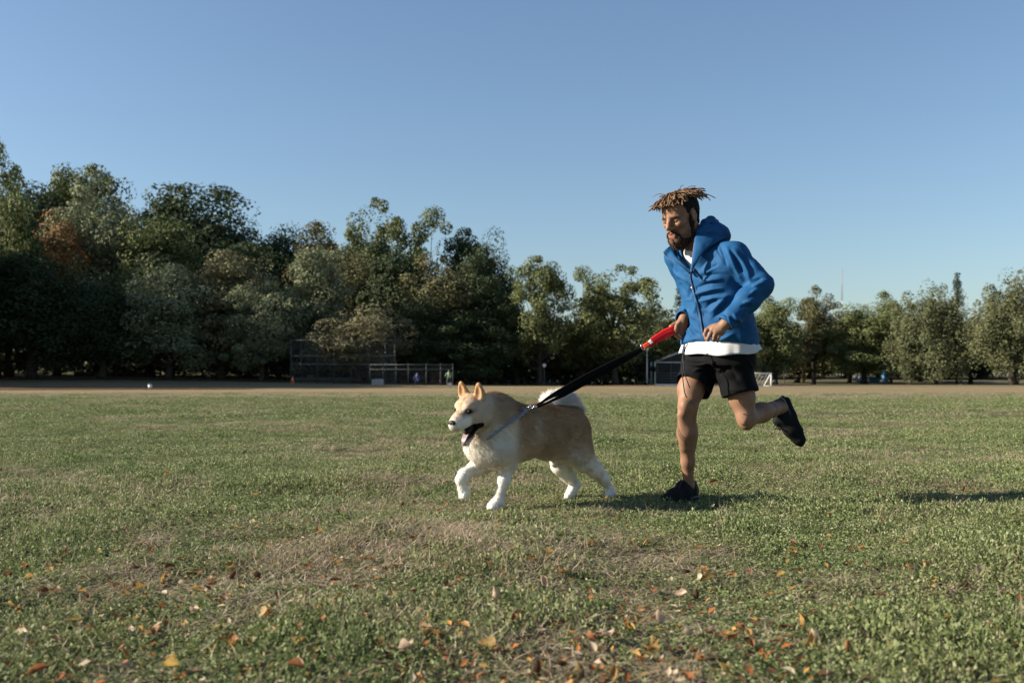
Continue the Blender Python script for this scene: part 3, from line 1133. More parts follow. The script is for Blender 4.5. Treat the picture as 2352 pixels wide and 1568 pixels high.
# goals
def goal(label, px0, px1, ytop, D, depth, r, m):
    X0, X1 = (px0 - CX) * D / FPX, (px1 - CX) * D / FPX
    z0 = gz((X0 + X1) / 2, D)
    zt = CAM_Z - (ytop - HZ) * D / FPX
    t = thing('goal', label, 'goal', (X0, D, z0), 'small goals right of the runner')
    for x in (X0, X1):
        MB().tube([(x, D, z0), (x, D, zt)], r, 8).build('post', m, t)
        MB().tube([(x, D, zt), (x - .5, D + depth, z0 + .03)], r * .8, 8).build('stay', m, t)
        MB().tube([(x, D, z0 + .03), (x - .5, D + depth, z0 + .03)], r * .8, 8).build('ground_bar', m, t)
    MB().tube([(X0 - r, D, zt), (X1 + r, D, zt)], r, 8).build('crossbar', m, t)
    MB().tube([(X0 - .5, D + depth, z0 + .03), (X1 - .5, D + depth, z0 + .03)], r * .8, 8).build('back_bar', m, t)
    net = MB()
    for u in np.linspace(0, 1, 11):
        x = X0 + (X1 - X0) * u
        net.tube([(x, D, zt), (x - .5, D + depth, z0 + .03)], .012, 4)
    for w in np.linspace(.1, .9, 7):
        net.tube([(X0 - .5 * w, D + depth * w, zt + (z0 - zt) * w), (X1 - .5 * w, D + depth * w, zt + (z0 - zt) * w)], .012, 4)
    net.build('net', m_white, t)


goal('white football goal right behind the black shorts', 1690, 1771, 857, 112, 1.3, .075, m_white)
goal('small grey goal frame right of the white goal', 1776, 1781, 872, 118, .8, .03, m_post)

# portable toilet and the things beside it
D = 190.
x = (2035 - CX) * D / FPX
z0 = gz(x, D)
t = thing('portable_toilet', 'blue portable toilet cabin with rounded roof on the right', 'toilet', (x, D, z0))
MB().box((x, D, z0 + 1.05), (.56, .56, .97)).build('cabin', m_blueplastic, t, False)
MB().prism([(.6 * math.cos(a), .30 * math.sin(a)) for a in np.linspace(0, math.pi, 12)], .6).build('roof', mat('pale_blue_plastic', (.12, .26, .36), .5), t).matrix_parent_inverse = Matrix.Translation((0, 0, 2.02))
MB().box((x, D - .575, z0 + 1.02), (.42, .012, .86)).build('door', mat('door_blue', (.04, .12, .21), .5), t, False)
MB().box((x, D - .595, z0 + 1.72), (.26, .008, .06)).build('vent', m_post, t, False)
MB().box((x, D, z0 + .04), (.62, .62, .04)).build('skid', m_post, t, False)
D = 188.
x = (2008 - CX) * D / FPX
z0 = gz(x, D)
t = thing('skip_container', 'low teal container left of the portable toilet', 'container', (x, D, z0))
pr = MB().prism([(-.85, 0), (.85, 0), (1.05, .95), (-1.05, .95)], .5)
pr.build('tub', mat('teal_metal', (.03, .12, .15), .6), t, False).matrix_parent_inverse = Matrix.Identity(4)
MB().box((0, 0, .97), (1.1, .55, .04)).build('rim', m_post, t, False).matrix_parent_inverse = Matrix.Identity(4)
for px, w, h, D, lb in ((1984, .85, 1.05, 186., 'white sack pile left of the teal container'), (1966, 1.25, 1.3, 192., 'grey white heap left of the white sack pile')):
    x = (px - CX) * D / FPX
    z0 = gz(x, D)
    F = Field((x - w, D - .7, z0 - .1), (x + w, D + .7, z0 + h + .2), .05)
    for k in range(6):
        F.ell((x + random.uniform(-.5, .5) * w, D + random.uniform(-.2, .2), z0 + h * (.22 + .11 * k)), (w * (.5 - .05 * k), .4, h * .24), None, .05)
    v, f = F.mesh(1)
    t = thing('sack_pile', lb, 'sacks', (x, D, z0), 'sack piles by the container')
    obj('sacks', mk_mesh('sacks', v, f), mat('sack_cloth', (.50, .52, .54) if w < 1 else (.36, .35, .33), .8, noise=(3, .15)), t)
    MB().tube([(x - w * .2, D - .45, z0 + h * .5), (x + w * .25, D - .42, z0 + h * .55)], .02, 5).build('tie', m_post, t)

# barrels, sign and lamp posts under the right trees
for px, D, lb in ((1832, 188, 'left one of two yellow barrels under the trees right of the goal'), (1846, 189, 'right one of two yellow barrels under the trees right of the goal')):
    x = (px - CX) * D / FPX
    z0 = gz(x, D)
    t = thing('barrel', lb, 'barrel', (x, D, z0), 'yellow barrels')
    MB().tube([(x, D, z0 + .3), (x, D, z0 + .5), (x, D, z0 + 1.3), (x, D, z0 + 1.5)], [.34, .4, .4, .34], 14).build('drum', m_yellow, t)
    MB().tube([(x, D, z0), (x, D, z0 + .3)], [.2, .2], 10).build('stand', m_post, t)
for px, yt, D, lb in ((1801, 848, 180, 'orange topped post under the trees right of the goal'), (2100, 858, 192, 'lamp post with pale head right of the portable toilet'), (1250, 843, 120, 'dim lamp post below the straight-trunked tree'), (1486, 806, 126, 'tall pale pole left of the batting cage')):
    x = (px - CX) * D / FPX
    z0 = gz(x, D)
    zt = CAM_Z - (yt - HZ) * D / FPX
    t = thing('lamp_post', lb, 'post', (x, D, z0), 'posts along the park path')
    MB().tube([(x, D, z0), (x, D, zt)], [.09, .05], 8).build('pole', m_post if px != 1486 else m_white, t)
    MB().tube([(x, D, zt - .05), (x, D, zt + .12), (x, D, zt + .35), (x, D, zt + .42)], [.06, .2, .22, .05], 10).build('head', m_orange if px == 1801 else m_white, t)
    MB().tube([(x, D, z0), (x, D, z0 + .35)], [.16, .12], 8).build('foot', m_post, t)

# radio mast on the horizon
D = 1500.
x = (1934 - CX) * D / FPX
t = thing('radio_mast', 'thin red and white lattice radio mast on the skyline at right', 'mast', (x, D, 0))
m_red = mat('mast_red', (.24, .20, .24), .7)
m_mw = mat('mast_white', (.50, .52, .55), .7)
zt = CAM_Z + (HZ - 617) * D / FPX
levels = [0, 40, 75, 104, 120, zt]
for i, (a, b) in enumerate(zip(levels[:-1], levels[1:])):
    s_ = MB()
    w = 1.5 if i < 4 else 1.15
    for k in range(3):
        an = k * 2.094
        s_.tube([(x + w * math.cos(an), D + w * math.sin(an), a), (x + w * math.cos(an), D + w * math.sin(an), b)], .16 if i < 4 else .26, 5)
    nz = int((b - a) / 2.4)
    for j in range(nz):
        an, bn = (j % 3) * 2.094, ((j + 1) % 3) * 2.094
        z_ = a + (b - a) * j / nz
        s_.tube([(x + w * math.cos(an), D + w * math.sin(an), z_), (x + w * math.cos(bn), D + w * math.sin(bn), z_ + (b - a) / nz)], .10, 4)
    s_.build('mast_section', m_red if i % 2 == 0 else m_mw, t)

# ------------------------------------------------------------------ turf: tufts of real leaves and blades, scattered as one mass
def turf_material(name, c0, c1, c2, trans=.3, vscale=1.3):
    m = bpy.data.materials.new(name)
    m.use_nodes = True
    N, L = m.node_tree.nodes, m.node_tree.links
    b = N['Principled BSDF']
    b.inputs['Roughness'].default_value = .65
    b.inputs['Specular IOR Level'].default_value = .25
    g = N.new('ShaderNodeNewGeometry')
    t = N.new('ShaderNodeTexNoise')
    t.inputs['Scale'].default_value = vscale
    t.inputs['Detail'].default_value = 4
    L.new(g.outputs['Position'], t.inputs['Vector'])
    mr = N.new('ShaderNodeMapRange')
    mr.inputs[1].default_value, mr.inputs[2].default_value = .36, .64
    L.new(t.outputs['Fac'], mr.inputs[0])
    m1 = N.new('ShaderNodeMix')
    m1.data_type = 'RGBA'
    L.new(mr.outputs[0], m1.inputs[0])
    m1.inputs[6].default_value, m1.inputs[7].default_value = (*c0, 1), (*c1, 1)
    at = N.new('ShaderNodeAttribute')
    at.attribute_name = 'lv'
    m2 = N.new('ShaderNodeMix')
    m2.data_type = 'RGBA'
    p = N.new('ShaderNodeMath')
    p.operation = 'POWER'
    p.inputs[1].default_value = 3.0
    L.new(at.outputs['Fac'], p.inputs[0])
    L.new(p.outputs[0], m2.inputs[0])
    L.new(m1.outputs[2], m2.inputs[6])
    m2.inputs[7].default_value = (*c2, 1)
    L.new(m2.outputs[2], b.inputs['Base Color'])
    td = N.new('ShaderNodeBsdfTranslucent')
    L.new(m2.outputs[2], td.inputs[0])
    ms = N.new('ShaderNodeMixShader')
    ms.inputs[0].default_value = trans
    L.new(b.outputs[0], ms.inputs[1])
    L.new(td.outputs[0], ms.inputs[2])
    L.new(ms.outputs[0], N['Material Output'].inputs[0])
    return m


m_green = turf_material('green_turf', (.082, .128, .034), (.140, .164, .056), (.29, .30, .16))
m_straw = turf_material('dry_straw', (.330, .265, .170), (.235, .190, .112), (.48, .41, .30))


def tuft(name, seed, kind):
    rg = np.random.default_rng(seed)
    V_, F_, LV, n0 = [], [], [], 0

    def quad(c, d, w, l, wd, lv):
        nonlocal n0
        s_ = nrm(np.cross(d, w)) * wd
        V_.extend([c, c + d * l * .45 + s_, c + d * l, c + d * l * .45 - s_])
        F_.append([n0, n0 + 1, n0 + 2, n0 + 3])
        LV.extend([lv] * 4)
        n0 += 4

    def blade(p, d, l, wd, bend, lv):
        nonlocal n0
        side = nrm(np.cross(d, [0, 0, 1.]) + rg.normal(0, .2, 3)) * wd
        q = p.copy()
        dd = d.copy()
        rows = []
        for k in range(4):
            rows.append((q - side * (1 - k / 3.3), q + side * (1 - k / 3.3)))
            dd = nrm(dd + np.array([d[0], d[1], 0]) * bend + np.array([0, 0, -bend * .9]))
            q = q + dd * l / 3
        for a, b in rows: V_.extend([a, b])
        for k in range(3): F_.append([n0 + 2 * k, n0 + 2 * k + 1, n0 + 2 * k + 3, n0 + 2 * k + 2])
        LV.extend([lv] * 8)
        n0 += 8

    if kind == 'green':
        for k in range(15):                                  # low sprigs carrying small oval leaves
            a, r_ = rg.random() * 6.283, .072 * math.sqrt(rg.random())
            p = np.array([r_ * math.cos(a), r_ * math.sin(a), 0])
            d = nrm(np.array([rg.normal() * .5, rg.normal() * .5, 1.]))
            l = rg.uniform(.015, .038)
            for j in range(5):
                ld = nrm(np.array([rg.normal(), rg.normal(), .25 + .5 * rg.random()]))
                quad(p + d * l * (.25 + .75 * j / 4), ld, nrm(rg.normal(size=3)), rg.uniform(.008, .015), rg.uniform(.0022, .0042), rg.random())
        for k in range(9):
            a, r_ = rg.random() * 6.283, .07 * math.sqrt(rg.random())
            blade(np.array([r_ * math.cos(a), r_ * math.sin(a), 0]), nrm(np.array([rg.normal() * .5, rg.normal() * .5, 1.])), rg.uniform(.025, .05), rg.uniform(.0012, .0022), .3, rg.random())
    elif kind == 'grass':
        for k in range(34):
            a, r_ = rg.random() * 6.283, .06 * math.sqrt(rg.random())
            blade(np.array([r_ * math.cos(a), r_ * math.sin(a), 0]), nrm(np.array([rg.normal() * .6, rg.normal() * .6, 1.])), rg.uniform(.02, .055), rg.uniform(.0012, .0026), .35, rg.random())
    elif kind == 'straw':
        for k in range(40):
            a, r_ = rg.random() * 6.283, .075 * math.sqrt(rg.random())
            b = rg.random() * 6.283
            up = rg.uniform(.05, .8) ** 1.4
            blade(np.array([r_ * math.cos(a), r_ * math.sin(a), rg.uniform(.002, .02)]), nrm(np.array([math.cos(b), math.sin(b), up])), rg.uniform(.02, .062), rg.uniform(.0009, .0020), .09, rg.random())
    else:                                                     # a few longer dry stems
        for k in range(7):
            a = rg.random() * 6.283
            blade(np.array([.02 * math.cos(a), .02 * math.sin(a), 0]), nrm(np.array([rg.normal() * .35, rg.normal() * .35, 1.])), rg.uniform(.05, .095), rg.uniform(.001, .0017), .12, rg.random())
    me = mk_mesh(name, np.array(V_), np.array(F_), False, {'lv': np.array(LV)})
    me.materials.append(m_green if kind in ('green', 'grass') else m_straw)
    return bpy.data.objects.new(name, me)


def dryness(x, y):
    """0 green .. 1 straw; patches where the field shows worn, dry turf"""
    p = np.stack([x, y, 0 * x], 1)
    d = .17 + .36 * fbm(p * [1, .8, 1], .7, 21, 4) + .20 * fbm(p, 2.6, 31, 2)
    for px, py, wx, wy, k in ((900, 1185, 380, 24, .40), (1500, 1190, 330, 20, .50), (640, 1320, 420, 45, .38), (1050, 1290, 330, 40, .42), (1600, 1440, 330, 60, .55), (1500, 1520, 300, 50, .45),
                              (300, 1070, 420, 22, .40), (1900, 1240, 300, 24, .35), (2250, 1310, 160, 40, .35), (950, 1240, 300, 24, .30), (2000, 1120, 350, 16, .22), (1750, 1340, 200, 40, .35),
                              (200, 1480, 300, 90, -.35), (2150, 1470, 260, 80, -.38), (1800, 1290, 180, 30, -.25), (700, 1480, 300, 60, -.30), (850, 1090, 200, 20, -.18)):
        Yc = ground_at(px, py)
        xc = (px - CX) * Yc / FPX
        wyy = abs(ground_at(px, py - wy) - ground_at(px, py + wy)) / 2
        d = d + .30 * k * np.exp(-((x - xc) / (wx * Yc / FPX)) ** 2 - ((y - Yc) / wyy) ** 2)
    d = d + .55 * ss(30, 48, y) + .12 * ss(9, 5, y)
    return d


if 'grass' not in SKIP:
    tcol = bpy.data.collections.new('turf_tufts')
    kinds = ['green'] * 4 + ['grass'] * 2 + ['straw'] * 3 + ['stem'] * 2
    for i, k in enumerate(kinds):
        tcol.objects.link(tuft('tuft_%02d' % i, 40 + i, k))
    rg = np.random.default_rng(3)
    PX, PY, SXY, SZ = [], [], [], []
    for y0, y1, dens, s0, sz in ((1.9, 4.5, 600, 1.0, 1.05), (4.5, 9, 480, 1.05, 1.25), (9, 18, 150, 1.6, 1.25), (18, 52, 24, 3.4, 1.7)):
        n = int(dens * (.82 * (y1 ** 2 - y0 ** 2) + 3.2 * (y1 - y0)))
        y = np.sqrt(rg.uniform(y0 ** 2, y1 ** 2, n))
        x = rg.uniform(-1, 1, n) * (y * .80 + 1.6)
        PX.append(x); PY.append(y)
        SXY.append(s0 * rg.uniform(.75, 1.3, n)); SZ.append(sz * rg.uniform(.7, 1.25, n))
    x, y, sxy, sz = map(np.concatenate, (PX, PY, SXY, SZ))
    d = dryness(x, y) + rg.normal(0, .20, len(x))
    idx = np.where(d > .52, rg.integers(6, 9, len(x)), np.where(rg.random(len(x)) < .72, rg.integers(0, 4, len(x)), rg.integers(4, 6, len(x))))
    mixd = (d > .14) & (d <= .52) & (rg.random(len(x)) < (d - .10) * 1.25)
    idx[mixd] = rg.integers(6, 9, mixd.sum())
    st = (rg.random(len(x)) < .016 + .06 * np.clip(d, 0, 1)) & (y < 14)
    idx[st] = rg.integers(9, 11, st.sum())
    q3 = np.stack([x, y, 0 * x], 1)
    lush = .60 + .85 * np.clip(.5 + .8 * vnoise(q3, 2.1, 77) + .4 * vnoise(q3, 5.3, 78), 0, 1.2)
    lush = lush * (1 + .75 * np.exp(-((x - .94) / .22) ** 2 - ((y - 5.50) / .14) ** 2))
    pts = np.stack([x, y, terrain(x, y) - .003], 1)
    me = bpy.data.meshes.new('turf')
    me.vertices.add(len(pts))
    me.vertices.foreach_set('co', pts.astype(np.float32).ravel())
    for nm, tp, val in (('idx', 'INT', idx.astype(np.int32)), ('rotz', 'FLOAT', rg.uniform(0, 6.283, len(x)).astype(np.float32))):
        a = me.attributes.new(nm, tp, 'POINT')
        a.data.foreach_set('value', val)
    a = me.attributes.new('scl', 'FLOAT_VECTOR', 'POINT')
    a.data.foreach_set('vector', np.stack([sxy, sxy, sz * lush], 1).astype(np.float32).ravel())
    turf = obj('turf', me)
    tag(turf, 'short worn grass with dry patches over the whole field', 'grass', kind='stuff')
    ng = bpy.data.node_groups.new('turf_scatter', 'GeometryNodeTree')
    ng.interface.new_socket('Geometry', in_out='INPUT', socket_type='NodeSocketGeometry')
    ng.interface.new_socket('Geometry', in_out='OUTPUT', socket_type='NodeSocketGeometry')
    N, L = ng.nodes, ng.links
    gi, go = N.new('NodeGroupInput'), N.new('NodeGroupOutput')
    ci = N.new('GeometryNodeCollectionInfo')
    ci.inputs['Collection'].default_value = tcol
    ci.inputs['Separate Children'].default_value = True
    ci.inputs['Reset Children'].default_value = True
    ip = N.new('GeometryNodeInstanceOnPoints')
    ip.inputs['Pick Instance'].default_value = True

    def named(nm, tp):
        q = N.new('GeometryNodeInputNamedAttribute')
        q.data_type = tp
        q.inputs['Name'].default_value = nm
        return q.outputs['Attribute']
    cx_ = N.new('ShaderNodeCombineXYZ')
    L.new(named('rotz', 'FLOAT'), cx_.inputs[2])
    e2r = N.new('FunctionNodeEulerToRotation')
    L.new(cx_.outputs[0], e2r.inputs[0])
    L.new(gi.outputs[0], ip.inputs['Points'])
    L.new(ci.outputs[0], ip.inputs['Instance'])
    L.new(named('idx', 'INT'), ip.inputs['Instance Index'])
    L.new(e2r.outputs[0], ip.inputs['Rotation'])
    L.new(named('scl', 'FLOAT_VECTOR'), ip.inputs['Scale'])
    L.new(ip.outputs[0], go.inputs[0])
    md = turf.modifiers.new('scatter', 'NODES')
    md.node_group = ng

# ------------------------------------------------------------------ fallen leaves
m_fallen = bpy.data.materials.new('fallen_leaf')
m_fallen.use_nodes = True
N, L = m_fallen.node_tree.nodes, m_fallen.node_tree.links
b_ = N['Principled BSDF']
b_.inputs['Roughness'].default_value = .55
b_.inputs['Specular IOR Level'].default_value = .3
oi = N.new('ShaderNodeObjectInfo')
tc = N.new('ShaderNodeTexCoord')
tn = N.new('ShaderNodeTexNoise')
tn.inputs['Scale'].default_value = 60
tn.inputs['Detail'].default_value = 4
L.new(tc.outputs['Object'], tn.inputs['Vector'])
mr = N.new('ShaderNodeMapRange')
mr.inputs[1].default_value, mr.inputs[2].default_value, mr.inputs[3].default_value, mr.inputs[4].default_value = .35, .7, 1.15, .55
L.new(tn.outputs['Fac'], mr.inputs[0])
ml = N.new('ShaderNodeMix')
ml.data_type = 'RGBA'
ml.blend_type = 'MULTIPLY'
ml.inputs[0].default_value = 1
L.new(oi.outputs['Color'], ml.inputs[6])
L.new(mr.outputs[0], ml.inputs[7])
L.new(ml.outputs[2], b_.inputs['Base Color'])
td = N.new('ShaderNodeBsdfTranslucent')
L.new(ml.outputs[2], td.inputs[0])
ms = N.new('ShaderNodeMixShader')
ms.inputs[0].default_value = .4
L.new(b_.outputs[0], ms.inputs[1])
L.new(td.outputs[0], ms.inputs[2])
L.new(ms.outputs[0], N['Material Output'].inputs[0])


def leaf_mesh(seed):
    rg = np.random.default_rng(seed)
    nu, nv = 7, 5
    l, w = .058, rg.uniform(.016, .022)
    cu, cl, tw = rg.uniform(.2, 2.2), rg.uniform(.6, 2.2), rg.uniform(-1.2, 1.2)
    v = []
    for i, u in enumerate(np.linspace(0, 1, nu)):
        ww = w * (math.sin(math.pi * min(.98, max(.02, u ** .8))) ** .75) * (1 + .10 * rg.normal())
        for j, t_ in enumerate(np.linspace(-1, 1, nv)):
            a = cl * t_ * .8 + tw * (u - .5)
            yy, zz = ww * math.sin(a) / max(cl * .8, .2) if cl > .3 else ww * t_, ww * (1 - math.cos(a)) * 1.1
            aa = cu * (u - .5)
            xx = l * (u - .5) * (1 - .15 * abs(aa))
            v.append((xx, yy, zz + l * .35 * (1 - math.cos(aa)) * 1.6 + .004 * math.cos(aa) + .0012 * rg.normal()))
    f = [[i * nv + j, i * nv + j + 1, (i + 1) * nv + j + 1, (i + 1) * nv + j] for i in range(nu - 1) for j in range(nv - 1)]
    v += [(-l * .5, -.0008, .002), (-l * .5, .0008, .002), (-l * .78, .0006, .004 + .004 * rg.random()), (-l * .78, -.0006, .004)]
    k = nu * nv
    f.append([k, k + 1, k + 2, k + 3])
    me = mk_mesh('fallen_leaf', np.array(v), np.array(f))
    me.materials.append(m_fallen)
    return me


LEAFS = [leaf_mesh(900 + i) for i in range(14)]
KIND = {'yellow': ((.33, .205, .065), 'yellow leaf with brown edges, one of many scattered over the grass', 'yellow leaves scattered over the grass'),
        'orange': ((.22, .098, .036), 'burnt orange leaf, one of many scattered over the grass', 'orange leaves scattered over the grass'),
        'brown': ((.115, .060, .030), 'curled dark brown leaf, one of many scattered over the grass', 'brown leaves scattered over the grass'),
        'pale': ((.44, .34, .23), 'pale dry leaf, one of many scattered over the grass', 'pale leaves scattered over the grass')}


def fallen_leaf(px, py, kind, size=1.0, label=None, tilt=None):
    Y = ground_at(px, py + 6)
    x = (px - CX) * Y / FPX
    o = bpy.data.objects.new('fallen_leaf', random.choice(LEAFS))
    COL.objects.link(o)
    c, lb, gp = KIND[kind]
    k = .75 + .5 * random.random()
    o.color = (c[0] * k, c[1] * k * (.9 + .2 * random.random()), c[2] * k, 1)
    z = gz(x, Y)
    tl = .35 if tilt is None else tilt
    o.location = (x, Y, z + .018 + .010 * random.random() + .012 * size * tl)
    o.rotation_euler = (random.gauss(0, tl), random.gauss(0, tl), random.random() * 6.283)
    o.scale = [size * .98 * random.uniform(.85, 1.15)] * 3
    if label is None:
        row = 'at the bottom edge' if py > 1480 else 'in the near grass' if py > 1340 else 'below the dog line' if py > 1200 else 'level with the paws' if py > 1100 else 'in the far grass'
        col_ = 'far left' if px < 350 else 'left' if px < 750 else 'left of the middle' if px < 1050 else 'in the middle' if px < 1350 else 'right of the middle' if px < 1700 else 'right' if px < 2050 else 'far right'
        sz = 'small' if size < .55 else 'mid-sized' if size < .75 else 'large'
        label = '%s %s leaf lying %s, %s' % (sz, {'yellow': 'yellow', 'orange': 'burnt orange', 'brown': 'curled dark brown', 'pale': 'pale dry'}[kind], row, col_)
    tag(o, label, 'leaf', gp)


if 'leaves' not in SKIP:
    random.seed(11)
    # the ones that stand out, left to right
    for a in ((398, 1540, 'yellow', .95, 'yellow leaf standing up at the bottom edge, left of the middle', .6), (352, 1450, 'orange', 1.05, 'curled orange-brown leaf lying low in the left foreground', .3),
              (1128, 1395, 'pale', 1.25, 'pale cream leaf standing upright in the grass below the dog', 1.2), (985, 1472, 'yellow', 1.0, 'bright folded yellow leaf right of the low centre', .5),
              (930, 1500, 'pale', .95, 'pale rounded leaf in the low centre of the foreground', .4), (1602, 1277, 'yellow', 1.0, 'golden leaf pair in the grass below the runner', .5),
              (1258, 1306, 'yellow', 1.0, 'yellow leaf in the grass between dog and bottom edge', .3), (840, 1302, 'orange', 1.0, 'flat brown-orange leaf lying below the dog on the left', .2),
              (425, 1355, 'pale', 1.2, 'long pale leaf lying in the left foreground', .3), (368, 1332, 'yellow', 1.15, 'yellow folded leaf in the dry patch at left', .6),
              (620, 1398, 'orange', .95, 'upright red-orange leaf in the green grass, left of centre', 1.0), (1640, 1115, 'orange', 1.15, 'brown leaf standing on edge right behind the runner foot', 1.1),
              (1655, 1113, 'yellow', .95, 'small yellow leaf right behind the runner foot', .5), (2118, 1045, 'pale', 1.5, 'pale leaf standing upright far right in the grass', 1.2),
              (1875, 1487, 'yellow', 1.1, 'pale yellow leaf upright in the lower right foreground', 1.0), (2260, 1335, 'pale', 1.2, 'large folded tan leaf near the right edge', .7),
              (2335, 1318, 'brown', 1.4, 'big brown leaf at the right edge', .7), (1845, 1170, 'orange', .8, 'small orange leaf in the grass right of the runner shadow', .4),
              (1395, 1470, 'pale', 1.3, 'tan curled leaf in the dry patch low right of centre', .5), (1190, 1435, 'orange', .8, 'small orange leaf below the pale upright leaf', .5)):
        fallen_leaf(*a)
    rl = random.Random(5)
    n = 0
    while n < 272:
        py = 930 + 640 * rl.random() ** .62
        px = rl.uniform(-20, 2372)
        w = .10
        for cx_, cy_, wx, wy, k in ((420, 1330, 420, 60, 1.0), (900, 1290, 260, 60, .8), (300, 1440, 400, 60, .5), (1450, 1480, 330, 80, .75), (1250, 1310, 260, 50, .55), (2250, 1330, 160, 60, .7), (500, 1170, 420, 60, .45),
                                   (1150, 1190, 260, 30, .4), (900, 1500, 260, 60, .4), (1750, 1480, 260, 70, .45), (650, 1060, 500, 50, .28), (1900, 1120, 350, 60, .3), (1600, 1330, 300, 50, .35)):
            w += k * math.exp(-((px - cx_) / wx) ** 2 - ((py - cy_) / wy) ** 2)
        if rl.random() > w: continue
        if py < 1180 and 1010 < px < 1620 and py > 1000: continue
        kd = rl.choices(['yellow', 'orange', 'brown', 'pale'], [.30, .24, .24, .22] if py > 1180 else [.34, .16, .12, .38])[0]
        fallen_leaf(px, py, kd, rl.uniform(.40, .88) * (1 if py > 1150 else 1.1), None, rl.choice([.2, .4, .8]))
        n += 1
    # the crumbs of leaf between them
    rg = np.random.default_rng(17)
    n = 4200
    py = 935 + 660 * rg.random(n) ** .6
    px = rg.uniform(-30, 2390, n)
    Y = ground_at(px, py)
    X = (px - CX) * Y / FPX
    dr = dryness(X, Y)
    keep = rg.random(n) < .25 + .9 * np.clip(dr, 0, 1)
    X, Y = X[keep], Y[keep]
    n = len(X)
    nn = nrm(np.stack([rg.normal(0, .5, n), rg.normal(0, .5, n), np.ones(n)], 1))
    v, f = leaf_cards(np.stack([X, Y, terrain(X, Y) + rg.uniform(.012, .035, n)], 1), nn, rg.uniform(.006, .018, n), rg, .55)
    cs = np.array([[.40, .20, .05], [.28, .09, .02], [.12, .06, .03], [.48, .38, .26]])[rg.integers(0, 4, n)] * rg.uniform(.6, 1.2, (n, 1))
    lo = obj('leaf_litter', mk_mesh('leaf_litter', v, f, False, {'Col': np.repeat(cs, 4, 0)}), mat('leaf_crumbs', None, .7, attr='Col', trans=.3))
    tag(lo, 'small crumbs of dry leaf spread through the grass', 'leaf litter', kind='stuff')

# ------------------------------------------------------------------ the runner
FW, LF = nrm(np.array([-.707, -.707, 0])), np.array([.707, -.707, 0])          # torso: forward and left
m_skin = mat('skin', None, .58, attr='Col', bump=(260, .15, .002), spec=.3)
m_jacket = mat('blue_softshell', (.010, .066, .168), .7, noise=(16, .10), bump=(900, .10, .001), spec=.12)
m_jacket_dark = mat('navy_trim', (.004, .030, .095), .6, spec=.3)
m_tee = mat('white_cotton', (.52, .52, .52), .85, bump=(500, .2, .001))
m_short = mat('black_nylon', (.0030, .0033, .0038), .85, bump=(300, .12, .001), spec=.12)
m_shoe = mat('black_mesh_shoe', None, .8, attr='Col', bump=(500, .3, .001), spec=.15)
m_hair = mat('dreadlocks', None, .85, attr='Col', bump=(420, .8, .003), spec=.15)
m_beard = mat('beard', None, .8, attr='Col', bump=(500, .8, .003), spec=.2)
m_eye = mat('eye_white', (.09, .075, .065), .7, spec=.1)
m_iris = mat('dark_iris', (.012, .008, .006), .5, spec=.2)
m_zip = mat('zip_tape', (.012, .040, .10), .5, spec=.4)
m_silver = mat('steel', (.55, .55, .55), .25, metal=1)

